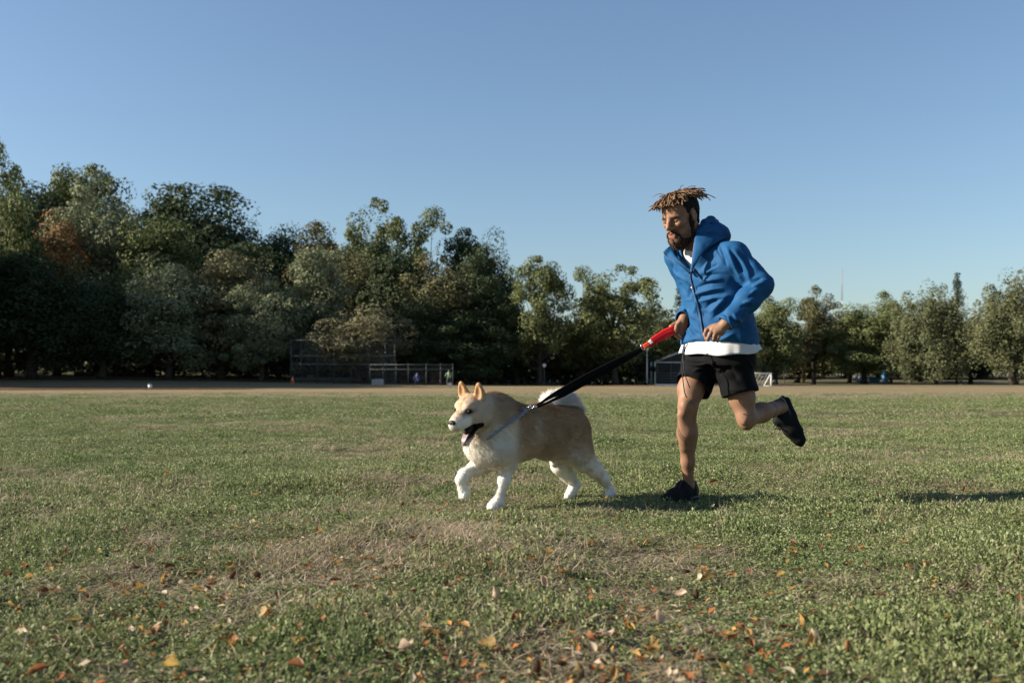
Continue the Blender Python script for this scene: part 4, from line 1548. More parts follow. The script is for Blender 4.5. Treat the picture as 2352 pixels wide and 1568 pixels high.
if 'man' not in SKIP:
    man = thing('person', 'bearded runner in blue jacket and black shorts holding the dog leash', 'person', (float(P(1581, 1150, 5.70)[0]), 5.70, 0))
    # joints
    head = Frame(Z5(850, 752, 5.585), (-.743, -.669), R(21), 0, 1.13)
    neck0 = P(1606, 572, 5.625)
    shL, elL, wrL = P(1683, 592, 5.50), P(1750, 655, 5.40), P(1668, 742, 5.350)
    shR, elR, wrR = P(1562, 592, 5.765), P(1600, 700, 5.86), P(1572, 728, 5.715)
    hipR, knR, anR = P(1624, 800, 5.72), Z2(447, 690, 5.59), Z2(452, 1320, 5.70)
    hipL, knL, anL = P(1676, 800, 5.585), Z2(915, 790, 5.53), Z2(1192, 702, 5.83)

    # ---- body: one continuous skin surface
    B = Field((.62, 5.22, -.01), (1.78, 6.06, 1.86), .0036)
    H_ = head
    A = H_.A
    k_ = 1.13
    B.ell(H_(-.012, 0, .042), np.array([.098, .077, .079]) * k_, A, .02)
    B.ell(H_(.040, 0, .044), np.array([.058, .062, .050]) * k_, A, .03)
    B.ell(H_(.036, 0, -.022), np.array([.062, .060, .082]) * k_, A, .03)
    B.rc(H_(.086, .030, .019), H_(.086, -.030, .019), .0118 * k_, .0118 * k_, .018)
    B.rc(H_(.088, .018, .019), H_(.080, .046, .014), .0095 * k_, .0085 * k_, .012)
    B.rc(H_(.088, -.018, .019), H_(.080, -.046, .014), .0095 * k_, .0085 * k_, .012)
    for s_ in (-1, 1):
        B.ell(H_(.064, .040 * s_, -.018), np.array([.026, .022, .020]) * k_, A, .022)
        B.chain([H_(.0, .056 * s_, -.050), H_(.045, .046 * s_, -.082), H_(.082, .016 * s_, -.098)], [.022 * k_, .022 * k_, .020 * k_], .03)
        B.ell(H_(.101, .032 * s_, -.003), np.array([.016, .019, .0105]) * k_, A, .010, 's')
        B.rc(H_(.107, .013 * s_, -.035), H_(.101, .018 * s_, -.037), .0092 * k_, .0068 * k_, .008)
        # eyelids over the downcast eyes
        B.ell(H_(.0815, .032 * s_, .0005), np.array([.0125, .0165, .0090]) * k_, A, .005)
    B.chain([H_(.092, 0, .016), H_(.106, 0, -.006), H_(.122, 0, -.029)], [.0095 * k_, .0095 * k_, .0112 * k_], .014)
    B.rc(H_(.101, .020, -.062), H_(.1025, 0, -.058), .0060 * k_, .0085 * k_, .010)
    B.rc(H_(.101, -.020, -.062), H_(.1025, 0, -.058), .0060 * k_, .0085 * k_, .010)
    B.rc(H_(.100, .015, -.076), H_(.100, -.015, -.076), .0095 * k_, .0095 * k_, .010)
    B.rc(H_(.113, .022, -.068), H_(.113, -.022, -.068), .0028, .0028, .004, 's')
    B.ell(H_(.080, 0, -.102), np.array([.021, .025, .020]) * k_, A, .025)
    # ears
    for s_ in (-1, 1):
        e = H_(.000, .079 * s_, -.002)
        B.ell(e, np.array([.0185, .0085, .031]) * k_, A, .008)
        B.ell(H_(.003, .089 * s_, .003), np.array([.0105, .0085, .0185]) * k_, A, .004, 's')
        B.rc(H_(.004, .083 * s_, .012), H_(.006, .083 * s_, -.008), .0035, .0035, .003)
        B.rc(H_(.006, .078 * s_, -.027), H_(.008, .077 * s_, -.031), .0085 * k_, .0080 * k_, .008)
    # neck, trunk, arms
    B.chain([H_(-.020, 0, -.040), neck0 + np.array([0, 0, .01]), P(1612, 600, 5.64)], [.062, .066, .075], .04)
    B.rc(H_(.0, .03, -.06), neck0 + FW * .05 + LF * .02, .028, .024, .02)
    spine = [P(1648, 812, 5.65), P(1646, 740, 5.65), P(1636, 660, 5.64), P(1620, 600, 5.64)]
    B.chain(spine, [.11, .09, .09, .075], .05)
    B.rc(P(1618, 590, 5.64), shL, .055, .055, .05)
    B.rc(P(1618, 590, 5.64), shR, .055, .055, .05)
    B.chain([shL, elL, wrL], [.055, .045, .028], .03)
    B.chain([shR, elR, wrR], [.055, .045, .028], .03)
    LH = lambda x, y, Y: Z6(x, y, Y - .035)
    # left hand, loosely curled
    B.rc(wrL, LH(1700, 440, 5.39), .029, .026, .02)
    B.chain([LH(1740, 400, 5.40), LH(1580, 425, 5.405), LH(1470, 450, 5.405)], [.023, .022, .017], .015)
    B.chain([LH(1720, 520, 5.385), LH(1600, 560, 5.385), LH(1560, 640, 5.39)], [.026, .022, .018], .018)
    B.chain([LH(1470, 395, 5.41), LH(1350, 480, 5.405), LH(1300, 600, 5.395), LH(1330, 715, 5.39)], [.0125, .0115, .0100, .0085], .005)
    B.chain([LH(1530, 450, 5.39), LH(1455, 570, 5.375), LH(1395, 690, 5.372), LH(1375, 755, 5.375)], [.0125, .0112, .0100, .0088], .005)
    B.chain([LH(1620, 520, 5.38), LH(1560, 640, 5.365), LH(1535, 735, 5.368), LH(1550, 770, 5.378)], [.0115, .0103, .0092, .0082], .004)
    B.chain([LH(1710, 590, 5.378), LH(1665, 680, 5.363), LH(1640, 765, 5.368), LH(1648, 790, 5.376)], [.0103, .0092, .0082, .0072], .004)
    B.chain([LH(1690, 430, 5.425), LH(1540, 520, 5.445), LH(1440, 600, 5.435), LH(1420, 690, 5.42)], [.015, .0125, .011, .009], .006)
    # right hand closed round the leash loop
    B.rc(wrR, Z6(700, 330, 5.705), .028, .027, .02)
    B.chain([Z6(700, 300, 5.70), Z6(650, 430, 5.70), Z6(690, 560, 5.70)], [.027, .027, .024], .02)
    B.chain([Z6(640, 270, 5.685), Z6(555, 370, 5.668), Z6(535, 455, 5.664), Z6(540, 520, 5.668)], [.0135, .0118, .0110, .0098], .005)
    B.chain([Z6(640, 250, 5.715), Z6(470, 335, 5.71), Z6(395, 385, 5.705), Z6(440, 440, 5.688)], [.0125, .0115, .0105, .0090], .005)
    B.chain([Z6(700, 420, 5.73), Z6(560, 500, 5.72), Z6(530, 575, 5.695), Z6(620, 590, 5.682)], [.0120, .0112, .0105, .0088], .004)
    B.chain([Z6(720, 500, 5.73), Z6(590, 580, 5.72), Z6(560, 645, 5.695), Z6(660, 650, 5.682)], [.0115, .0108, .0100, .0084], .004)
    B.chain([Z6(730, 570, 5.73), Z6(640, 640, 5.72), Z6(620, 695, 5.698), Z6(700, 690, 5.685)], [.0105, .0098, .0090, .0076], .004)
    # legs
    B.chain([hipR, Z2(470, 560, 5.64), knR], [.090, .074, .052], .025)
    B.ell(Z2(424, 690, 5.55), (.026, .026, .036), None, .025)
    B.chain([knR, Z2(440, 900, 5.615), Z2(446, 1130, 5.665), anR], [.049, .052, .035, .030], .03)
    B.ell(Z2(462, 905, 5.655), (.043, .045, .100), None, .035)
    B.chain([Z2(398, 760, 5.57), Z2(415, 1020, 5.62)], [.023, .017], .025)
    B.chain([anR, anR + np.array([-.005, -.004, -.05])], [.033, .030], .02)
    B.rc(anR + np.array([-.01, -.008, -.06]), anR + np.array([-.09, -.07, -.085]), .026, .020, .02)
    B.chain([hipL, Z2(880, 620, 5.545), knL], [.090, .070, .050], .025)
    B.ell(Z2(918, 838, 5.52), (.026, .030, .026), None, .025)
    B.chain([knL, Z2(1035, 745, 5.66), Z2(1120, 715, 5.76), anL], [.046, .050, .040, .034], .03)
    B.ell(Z2(1040, 722, 5.67), (.068, .05, .040), None, .035)
    B.rc(anL, Z2(1225, 690, 5.86), .037, .032, .02)
    v, f = B.mesh(2)
    del B
    # skin colours, close cropped hair on the scalp, lips
    L3 = H_.inv(v)
    c = np.tile(np.array([.205, .110, .065]), (len(v), 1))
    c *= (1 + .16 * fbm(v, 24, 4, 3) + .08 * vnoise(v, 130, 9))[:, None]
    warm = np.exp(-(((L3 - [.1, 0, -.02]) / [.05, .06, .05]) ** 2).sum(1))
    c = c * (1 + warm[:, None] * [.10, -.02, -.06])
    inhead = (np.abs(L3[:, 1]) < .11) & (L3[:, 2] > -.13) & (np.abs(L3[:, 0]) < .16)
    lip = inhead * np.exp(-((L3[:, 2] + .0735) / .008) ** 2 - (L3[:, 1] / .015) ** 2) * (L3[:, 0] > .09)
    c = c * (1 - lip[:, None]) + lip[:, None] * np.array([.30, .095, .075])
    x_, y_, z_ = L3.T
    hairline = .075 - .035 * ss(.055, .03, x_) - .05 * ss(.02, -.02, x_)        # front line high, sides come down to the ear
    fade = ss(hairline, hairline + .030, z_) * (x_ < .075 + .02 * (np.abs(y_) < .04)) + ss(-.02, -.045, x_) * ss(-.085, -.04, z_)
    ear = (np.abs(y_) > .078) & (np.abs(x_ + .01) < .03) & (z_ < .036)
    fade = np.clip(fade, 0, 1) * inhead * ~ear
    brow = inhead * np.exp(-((z_ - .0165 + 5 * (np.abs(y_) - .026) ** 2) / .0052) ** 2) * ss(.006, .012, np.abs(y_)) * ss(.058, .050, np.abs(y_)) * (x_ > .055)
    lash = inhead * np.exp(-((z_ + .0075) / .0032) ** 2 - ((np.abs(y_) - .032) / .015) ** 2) * (x_ > .07)
    stub = inhead * ss(-.040, -.062, z_) * (1 - np.clip(lip * 2, 0, 1)) * (x_ > -.02) * .72 * (.8 + .4 * vnoise(v, 260, 6))
    stub = np.clip(stub, 0, 1) * (1 - np.exp(-((np.abs(y_) - .045) / .018) ** 2) * ss(-.078, -.062, z_))
    for msk, cc in ((stub, (.045, .024, .016)), (fade, (.012, .009, .007)), (brow * .97, (.022, .013, .010)), (lash * .85, (.02, .012, .01))):
        c = c * (1 - msk[:, None]) + msk[:, None] * np.array(cc)
    body = obj('body', mk_mesh('body', v, f, True, {'Col': c}), m_skin, man)

    # eyes: a dark slit of the open lid
    for s_ in (-1, 1):
        e = MB().sphere(H_(.0815, .032 * s_, -.0055), np.array([.0110, .0135, .0060]) * k_, 12, 8, A).build('eye', m_eye, man)
        MB().sphere(H_(.0880, .031 * s_, -.0075), np.array([.0055, .0062, .0045]) * k_, 10, 6, A).build('iris', m_iris, e)

    # ---- beard
    Bd = Field(H_(.03, 0, -.06) - .16, H_(.03, 0, -.06) + .16, .0034)
    for s_ in (-1, 1):
        Bd.chain([H_(.020, .070 * s_, .006), H_(.018, .070 * s_, -.035), H_(.034, .062 * s_, -.080), H_(.064, .034 * s_, -.108), H_(.078, .0, -.118)], [.005, .010, .018, .021, .022], .02)
        Bd.chain([H_(.1135, .006 * s_, -.0495), H_(.105, .022 * s_, -.0565), H_(.092, .034 * s_, -.076), H_(.080, .032 * s_, -.10)], [.0030, .0042, .0070, .015], .006)
        Bd.chain([H_(.05, .040 * s_, -.098), H_(.066, .024 * s_, -.132)], [.024, .018], .02)
    Bd.chain([H_(.084, 0, -.106), H_(.085, 0, -.124), H_(.078, 0, -.140)], [.018, .018, .011], .015)
    Bd.chain([H_(.086, -.026, -.094), H_(.096, 0, -.098), H_(.086, .026, -.094)], [.011, .012, .011], .012)
    Bd.ell(H_(.100, 0, -.090), np.array([.007, .009, .006]) * k_, A, .006)
    bv, bf = Bd.mesh(1)
    bn = vnormals(bv, bf)
    bv = bv + bn * (.0030 * vnoise(bv, 170, 3) + .0032 * vnoise(bv, 80, 5))[:, None]
    bc = np.array([.018, .011, .008]) * (1 + .5 * vnoise(bv, 150, 8))[:, None]
    tipb = ss(-.09, -.14, H_.inv(bv)[:, 2])[:, None]
    bc = bc * (1 + tipb * .9)
    beard = obj('beard', mk_mesh('beard', bv, bf, True, {'Col': bc}), m_beard, man)

    def strands(name, pts, radii, cols, m, parent, kind=None):
        """pts (n,k,3): thin tapering three-sided hairs as one mesh"""
        n, k = pts.shape[:2]
        t_ = nrm(pts[:, -1] - pts[:, 0])
        u = nrm(np.cross(t_, np.array([.3, .5, .8])))
        w = np.cross(t_, u)
        an = np.arange(3) * 2.0944
        off = np.cos(an)[None, :, None] * u[:, None] + np.sin(an)[None, :, None] * w[:, None]      # n,3,3
        tap = np.linspace(1, .25, k)
        vv = pts[:, :, None, :] + off[:, None] * (radii[:, None, None, None] * tap[None, :, None, None])
        vv = vv.reshape(-1, 3)
        b0 = (np.arange(n) * k * 3)[:, None]
        ff = np.concatenate([b0 + np.array([[i * 3 + j, i * 3 + (j + 1) % 3, (i + 1) * 3 + (j + 1) % 3, (i + 1) * 3 + j]]) for i in range(k - 1) for j in range(3)])
        cc = np.repeat(cols, k * 3, 0)
        return obj(name, mk_mesh(name, vv, ff, True, {'Col': cc}), m, parent)

    rg = np.random.default_rng(8)
    pick = rg.choice(len(bv), 1800)
    root, rn = bv[pick], bn[pick]
    Lr = H_.inv(root)
    ok = (Lr[:, 2] < -.03) & (rn[:, 2] < .75) & ~((Lr[:, 0] > .088) & (Lr[:, 2] > -.090))
    root, rn = root[ok], rn[ok]
    dirn = nrm(rn * .7 + np.array([0, 0, -.7]) + H_.A[:, 0] * .25 + rg.normal(0, .35, root.shape))
    ln = rg.uniform(.003, .008, (len(root), 1))
    bend = nrm(dirn + np.array([0, 0, -.4]) + rg.normal(0, .3, root.shape))
    st_ = strands('whiskers', np.stack([root - rn * .002, root + dirn * ln * .5, root + dirn * ln * .5 + bend * ln * .5], 1), np.full(len(root), .00055), np.array([.035, .020, .012]) * rg.uniform(.6, 2.2, (len(root), 1)), m_beard, beard)
    st_['kind'] = 'stuff'

    # ---- hair: close cropped sides are on the scalp, locks on top
    rg = np.random.default_rng(21)
    dl = MB()
    cap = Field(H_(0, 0, .08) - .16, H_(0, 0, .08) + .16, .004)
    cap.ell(H_(-.0135, 0, .043), np.array([.1015, .0805, .0825]) * k_, A, .01)
    cap.ell(H_(.038, 0, .046), np.array([.062, .065, .052]) * k_, A, .03)
    cap.chain([H_(-.050, 0, .0), H_(-.050, 0, -.06)], [.066, .056], .03)
    cv, cf = cap.mesh(1)
    cn = vnormals(cv, cf)
    q_ = H_.inv(cv)
    line = np.interp(q_[:, 0], [-.06, -.030, -.022, .012, .022, .034, .046, .060, .075, .12], [-.062, -.055, .032, .030, .004, .010, .044, .074, .084, .086])
    keep = q_[:, 2] > line + .004 * vnoise(cv, 120, 4)
    cv = cv + cn * (.0025 * vnoise(cv, 240, 2) + .002 * vnoise(cv, 110, 6))[:, None]
    cf = cf[keep[cf].all(1)]
    hair = obj('hair', mk_mesh('hair', cv, cf, True, {'Col': np.tile([.012, .009, .008], (len(cv), 1))}), m_hair, man)
    nl = 340
    for i in range(nl):
        ph = rg.random() * 2 * math.pi
        rho = math.sqrt(rg.random())
        rx, ry = .088 * rho * math.cos(ph), .068 * rho * math.sin(ph)
        root = np.array([-.004 + rx, ry, .044 + .078 * math.sqrt(max(.05, 1 - (rx / .1) ** 2 - (ry / .079) ** 2))])
        out = nrm(np.array([math.cos(ph), math.sin(ph) * .9, 0]) + rg.normal(0, .35, 3) * [1, 1, 0])
        back = out[0] < -.3
        L_ = rg.uniform(.050, .112) * (1.12 if back else 1.0) * (.6 + .4 * rho)
        d = nrm(out * (.75 + .55 * rho) + np.array([0, 0, .10 - .10 * rho + .10 * rg.normal()]))
        pts, p = [root - d * .01], root.copy()
        g = (.36 if not back else .22) + .12 * rg.random()
        if abs(out[1]) > .75: L_ *= .72
        kink = rg.normal(0, .30, 3)
        for q in range(7):
            p = p + d * L_ / 7
            pts.append(p.copy())
            d = nrm(d + np.array([0, 0, -g * (.25 + .14 * q)]) + kink * .5 * math.cos(q * 1.6) + rg.normal(0, .16, 3))
        pts = [np.array([q[0], q[1], q[2] if q[2] < .124 else .124 + (q[2] - .124) * .42]) for q in pts]
        if i % 9:
            fl_ = .074 + .012 * rg.random()
            pts = [np.array([q[0], q[1], max(q[2], fl_)]) if q[0] > .045 else q for q in pts]
        pts = np.array([H_(*q) for q in pts])
        r0 = rg.uniform(.0030, .0048)
        rr = r0 * np.array([1, 1.05, 1, 1.05, 1, .95, .85, .5]) * (1 + .10 * rg.normal(size=8))
        tt = np.linspace(0, 1, 8)[:, None]
        col = np.array([.045, .025, .014]) * (1 - tt) + np.array([.215, .130, .070]) * tt
        col = col * rg.uniform(.55, 1.25)
        dl.tube(pts, rr, 6, True, col)
    for i in range(5):                                        # stray thin ends
        ph = rg.random() * 6.283
        p0 = np.array([.05 * math.cos(ph), .05 * math.sin(ph), .118])
        e_ = p0 + np.array([math.cos(ph) * .08, math.sin(ph) * .07, .005 + .02 * rg.random()])
        pts = [H_(*q) for q in spline([p0, (p0 + e_) / 2 + [0, 0, .012], e_], 6)]
        dl.tube(pts, np.linspace(.0026, .0009, 6), 5, True, np.tile([.10, .06, .035], (6, 1)))
    dl.build('dreadlocks', m_hair, hair, True, True)

    # ---- jacket
    J = Field((.80, 5.22, .83), (1.70, 6.02, 1.62), .0042)
    cs = [P(1652, 806, 5.66), P(1652, 780, 5.66), P(1650, 720, 5.655), P(1642, 665, 5.65), P(1630, 620, 5.645), P(1617, 588, 5.64), P(1611, 566, 5.635)]
    ab = [(.232, .166), (.234, .168), (.205, .158), (.206, .155), (.210, .142), (.175, .120), (.10, .095)]
    o_ = np.argsort([q[2] for q in cs])
    J.tube(np.array(cs)[o_], np.array(ab)[o_], (LF[:2], FW[:2]), .03, e=2.15)
    J.rc(P(1616, 586, 5.64), shL, .082, .084, .05)
    J.rc(P(1616, 586, 5.64), shR, .080, .082, .05)
    J.rc(P(1640, 640, 5.60), shL + np.array([0, 0, -.03]), .10, .09, .06)
    fa = elL * .5 + wrL * .5
    J.chain([shL, shL * .45 + elL * .55, elL], [.084, .068, .063], .03)
    J.chain([elL, elL * .62 + wrL * .38, elL * .2 + wrL * .8, wrL + (wrL - elL) * .03], [.063, .064, .049, .041], .028)
    J.chain([shR, elR, wrR + (wrR - elR) * .35], [.082, .064, .042], .03)
    out_f = J.f.copy()
    # hollow it, open hem, cuffs and the neck
    J.shell(.0095)
    J.plane(P(1652, 797, 5.66), np.array([-.12, -.12, -1.]))
    d_ = nrm(wrL - elL)
    def cutcap(F, p, d, rad):
        m = .20
        sl, g = F.sub(p - m, p + m)
        x, y, z = (g[i] - p[i] for i in range(3))
        ax_ = x * d[0] + y * d[1] + z * d[2]
        rr = np.sqrt(np.maximum(x * x + y * y + z * z - ax_ * ax_, 0))
        dd = np.maximum(np.maximum(-ax_, rr - rad), ax_ - .16)
        F.f[sl] = np.maximum(F.f[sl], -dd.astype(np.float32))
    cutcap(J, wrL + d_ * .004, d_, .065)
    d2 = nrm(wrR - elR)
    cutcap(J, wrR + d2 * .022, d2, .065)
    # V opening above the zip and the neck hole
    zt = Z1(566, 832, 5.50)
    sl, g = J.sub(zt - [.25, .3, .02], zt + [.35, .35, .5])
    x, y, z = g[0] - zt[0], g[1] - zt[1], g[2] - zt[2]
    u = x * LF[0] + y * LF[1] - z * .10
    fr = x * FW[0] + y * FW[1]
    wd = .012 + z * .46
    dV = np.maximum(np.maximum(np.maximum(u + .024 - z * .10, -u - .016 - z * .80), -z), -.16 - fr).astype(np.float32)
    J.f[sl] = np.maximum(J.f[sl], -dV)
    J.ell(neck0 + np.array([0, 0, .04]), (.085, .085, .10), None, .01, 's')
    jv, jf = J.mesh(2)
    jn = vnormals(jv, jf)
    tree_j = bvh(jv, jf)

    def stroke(coords, w, h, Y=5.4, tr=None, zz=Z1):
        w, h = w * .88, h * 1.18
        pts = np.array([hit(tr or tree_j, zz(a, b_, Y))[0] for a, b_ in spline(np.array(coords, float), 9)])
        d, t_ = seg_dist(jv, pts)
        return h * np.exp(-(d / w) ** 2) * np.sin(np.pi * np.clip(t_ * .94 + .03, 0, 1)) ** .9
    gi_ = np.clip(np.round((jv - J.lo) / J.h).astype(int), 0, J.n - 1)
    jside = np.where(out_f[gi_[:, 0], gi_[:, 1], gi_[:, 2]] > -.0048, 1., -1.)
    disp = np.zeros(len(jv))
    for co, w, h in (
        # creases fanning from the zip over the belly
        ([(590, 1010), (680, 985), (770, 962), (850, 955)], .011, .010), ([(600, 1075), (720, 1050), (830, 1030), (900, 1015)], .012, .011),
        ([(640, 900), (740, 885), (840, 875)], .010, .008), ([(690, 830), (740, 800), (790, 770)], .010, .009), ([(600, 960), (700, 925), (800, 910)], .010, -.009),
        ([(590, 1040), (690, 1020), (800, 1000)], .010, -.010), ([(620, 860), (720, 845), (820, 835)], .010, -.008), ([(700, 800), (760, 780), (800, 750)], .009, -.008),
        ([(720, 1180), (780, 1120), (840, 1060), (890, 1020)], .016, .012), ([(690, 1130), (740, 1080), (800, 1050)], .011, -.009), ([(760, 1210), (830, 1140), (890, 1080)], .012, -.011),
        ([(590, 1180), (620, 1080), (600, 980)], .014, .009), ([(545, 1060), (560, 960), (530, 900)], .014, -.010), ([(520, 1220), (560, 1330), (600, 1380)], .014, .009),
        ([(560, 1270), (600, 1330), (650, 1350)], .010, -.008), ([(540, 1130), (580, 1190), (640, 1230)], .012, .008), ([(560, 1400), (620, 1385), (680, 1400)], .008, .007), ([(730, 1420), (840, 1390), (940, 1340)], .012, .009),
        ([(470, 900), (500, 960), (520, 1010)], .014, -.010), ([(430, 800), (480, 860), (540, 900)], .016, .008), ([(600, 760), (660, 690), (720, 640)], .018, .010), ([(640, 800), (700, 730), (770, 690)], .014, -.008),
        # sleeve
        ([(870, 600), (920, 720), (980, 840), (1020, 900)], .013, .012), ([(940, 640), (1010, 740), (1060, 830), (1070, 890)], .013, .013), ([(905, 620), (970, 740), (1030, 860)], .012, -.012),
        ([(820, 590), (850, 690), (880, 770)], .014, -.012), ([(980, 640), (1060, 740), (1110, 820)], .014, -.009), ([(1070, 900), (1120, 890), (1180, 870)], .012, -.014), ([(1090, 940), (1140, 925), (1200, 905)], .012, .010),
        ([(1080, 1000), (1110, 980), (1150, 970)], .011, .010), ([(1060, 1040), (1100, 1020), (1150, 1020)], .009, -.009), ([(1010, 1080), (1060, 1070), (1110, 1085)], .010, .009), ([(990, 1120), (1030, 1110), (1080, 1130)], .009, -.008),
        ([(930, 1170), (960, 1210), (1010, 1250)], .009, .010), ([(910, 1190), (935, 1230), (975, 1270)], .007, -.009), ([(880, 1190), (900, 1240), (930, 1290)], .007, .007), ([(1100, 1180), (1150, 1140), (1190, 1080)], .012, -.007),
        # raglan seam and shoulder
        ([(775, 570), (800, 640), (840, 720)], .006, -.006), ([(790, 555), (840, 540), (890, 545)], .014, .008),
        # left breast
        ([(430, 760), (450, 850), (480, 930)], .020, .008), ([(410, 740), (430, 790), (470, 830)], .010, -.007)):
        disp += stroke(co, w, h)
    soft = fbm(jv * [1, 1, 1.7], 9, 12, 2) * .0040 + (1 - 2 * np.abs(fbm(jv * [1, 1, 1.5], 13, 14, 2))) * .0022
    jv2 = jv + jn * ((disp + soft) * jside)[:, None]
    jv2 = relax(jv2, jf, .4)
    jacket = obj('jacket', mk_mesh('jacket', jv2, jf), m_jacket, man)
    tree_j = bvh(jv2, jf)

    def on_jacket(coords, n=24, Y=5.4, off=.002, zz=Z1):
        out = []
        for a, b_ in spline(np.array(coords, float), n):
            p, q = hit(tree_j, zz(a, b_, Y))
            q = q if q[1] < 0 else -q
            out.append(p + q * off)
        out = np.array(out)
        for _ in range(3): out[1:-1] = .5 * out[1:-1] + .25 * (out[:-2] + out[2:])
        return out
    zl = on_jacket([(566, 834), (585, 930), (612, 1040), (645, 1150), (662, 1250), (675, 1340), (694, 1430)], 40, off=.004)
    zp = MB().tube(zl, .0055, 8).build('zipper', m_zip, jacket)
    for s_, off in ((-1, 26), (1, 24)):
        q = on_jacket([(566 + off * .3 * s_, 850), (585 + off * s_, 930), (612 + off * s_, 1040), (645 + off * s_, 1150), (662 + off * s_, 1250), (675 + off * s_, 1340), (694 + off * s_, 1425)], 36, off=-.0005)
        MB().tube(q, .0016, 5).build('seam', m_jacket_dark, jacket)
    MB().tube(on_jacket([(772, 568), (800, 640), (838, 720), (900, 800), (985, 870)], 24, off=-.0002), .0017, 5).build('seam', m_jacket_dark, jacket)
    pz = zl[-1]
    MB().tube([pz + [0, -.003, .004], pz + [0, -.004, -.010]], .0035, 8).build('zip_slider', m_silver, zp)
    MB().tube(spline([pz + [0, -.005, -.010], pz + [-.001, -.006, -.020], pz + [-.002, -.006, -.026]], 6), [.0015, .002, .004, .0055, .0045, .002], 8).build('zip_pull', mat('grey_cord', (.30, .29, .28), .7), zp)
    # hem roll
    an = np.linspace(0, 2 * math.pi, 60, endpoint=False)
    # collar: standing left side, folded right flap
    def loft(a, b_, n=20, m=7, bulge=0.0):
        A_, B_ = spline(np.array([Z1(*q) for q in a]), n), spline(np.array([Z1(*q) for q in b_]), n)
        g = np.array([A_ * (1 - t_) + B_ * t_ for t_ in np.linspace(0, 1, m)])
        nn = nrm(np.cross(np.gradient(g, axis=1), np.gradient(g, axis=0)))
        t_ = np.linspace(0, 1, m)[:, None, None]
        return g + nn * bulge * np.sin(np.pi * t_) + nn * (.003 * vnoise(g.reshape(-1, 3), 45, 5)).reshape(m, n, 1)
    cl = MB().sheet(loft([(566, 838, 5.497), (628, 725, 5.478), (705, 628, 5.475), (800, 560, 5.50), (880, 520, 5.58)],
                         [(569, 826, 5.492), (596, 610, 5.500), (617, 498, 5.515), (700, 462, 5.535), (815, 432, 5.61)], 24, 9, .008), .008)
    cl.build('collar', m_jacket, jacket)
    MB().tube(spline([Z1(567, 832, 5.489), Z1(594, 612, 5.496), Z1(615, 498, 5.511)], 20), .0030, 6).build('collar_zip', m_zip, jacket)
    cr = MB().sheet(loft([(564, 836, 5.510), (500, 776, 5.530), (432, 722, 5.560), (372, 690, 5.60), (336, 646, 5.62)],
                         [(563, 828, 5.520), (466, 732, 5.555), (430, 668, 5.60), (412, 626, 5.64), (398, 604, 5.67)], 24, 9, -.010), .008)
    cr.build('collar', m_jacket, jacket)
    MB().tube(spline([Z1(564, 838, 5.503), Z1(500, 779, 5.523), Z1(432, 726, 5.553), Z1(372, 694, 5.593), Z1(335, 649, 5.613)], 20), .0032, 6).build('collar_zip', m_zip, jacket)
    inn = MB().sheet(loft([(562, 828, 5.53), (478, 742, 5.56), (432, 674, 5.61), (414, 622, 5.67)], [(558, 824, 5.55), (486, 738, 5.585), (450, 668, 5.64), (438, 616, 5.69)], 16, 6, .004), .006)
    inn.build('collar_lining', m_jacket, jacket)
    # hood heaped behind the neck
    Hd = Field(Z1(740, 440, 5.62) - [.20, .22, .13], Z1(740, 440, 5.62) + [.20, .22, .13], .004)
    Hd.chain([Z1(640, 480, 5.53), Z1(700, 455, 5.55), Z1(790, 440, 5.61), Z1(820, 455, 5.70)], [.018, .027, .031, .029], .02)
    Hd.chain([Z1(645, 440, 5.56), Z1(690, 400, 5.58), Z1(745, 385, 5.63), Z1(780, 410, 5.70)], [.014, .023, .027, .027], .014)
    Hd.chain([Z1(700, 390, 5.60), Z1(725, 372, 5.64)], [.018, .018], .012)
    Hd.chain([Z1(640, 505, 5.505), Z1(730, 470, 5.520), Z1(810, 440, 5.575), Z1(850, 470, 5.64)], [.008, .013, .016, .024], .010)
    Hd.chain([Z1(760, 500, 5.55), Z1(845, 505, 5.60), Z1(850, 520, 5.68)], [.036, .036, .04], .03)
    Hd.chain([Z1(660, 470, 5.525), Z1(750, 432, 5.56)], [.006, .006], .006, 's')
    Hd.chain([Z1(655, 450, 5.54), Z1(740, 408, 5.575)], [.006, .006], .006, 's')
    hv, hf = Hd.mesh(2)
    hn = vnormals(hv, hf)
    hv = hv + hn * (.004 * fbm(hv, 26, 7, 2))[:, None]
    obj('hood', mk_mesh('hood', hv, hf), m_jacket, jacket)
    # cuffs
    for w_, e_, r_ in ((wrL, elL, .0415), (wrR + d2 * .020, elR, .041)):
        dd = nrm(w_ - e_)
        u = nrm(np.cross(dd, [0, 0, 1.]))
        w2 = np.cross(dd, u)
        ring = np.array([[w_ + dd * (t_ - .016) + (u * math.cos(a) + w2 * math.sin(a)) * (r_ + .003 + .002 * math.sin(3 * a)) for a in np.linspace(0, 2 * math.pi, 29)] for t_ in (0, .010, .022)])
        MB().sheet(ring, .006).build('cuff', m_jacket, jacket)

    # ---- white t-shirt: neck part and hem showing under the jacket
    S = Field((.85, 5.3, 1.12), (1.45, 5.95, 1.56), .005)
    S.tube(np.array([P(1642, 665, 5.652), P(1630, 620, 5.647), P(1617, 590, 5.642), P(1609, 572, 5.637)])[:], np.array([(.190, .146), (.192, .132), (.168, .112), (.090, .084)]), (LF[:2], FW[:2]), .03)
    S.shell(.008)
    S.ell(neck0 + FW * .012 + np.array([0, 0, .035]), (.078, .078, .060), None, .008, 's')
    sv, sf = S.mesh(2)
    sv = sv + vnormals(sv, sf) * (.0035 * fbm(sv, 22, 3, 2))[:, None]
    tee = obj('t_shirt', mk_mesh('t_shirt', sv, sf), m_tee, man)
    rows = []
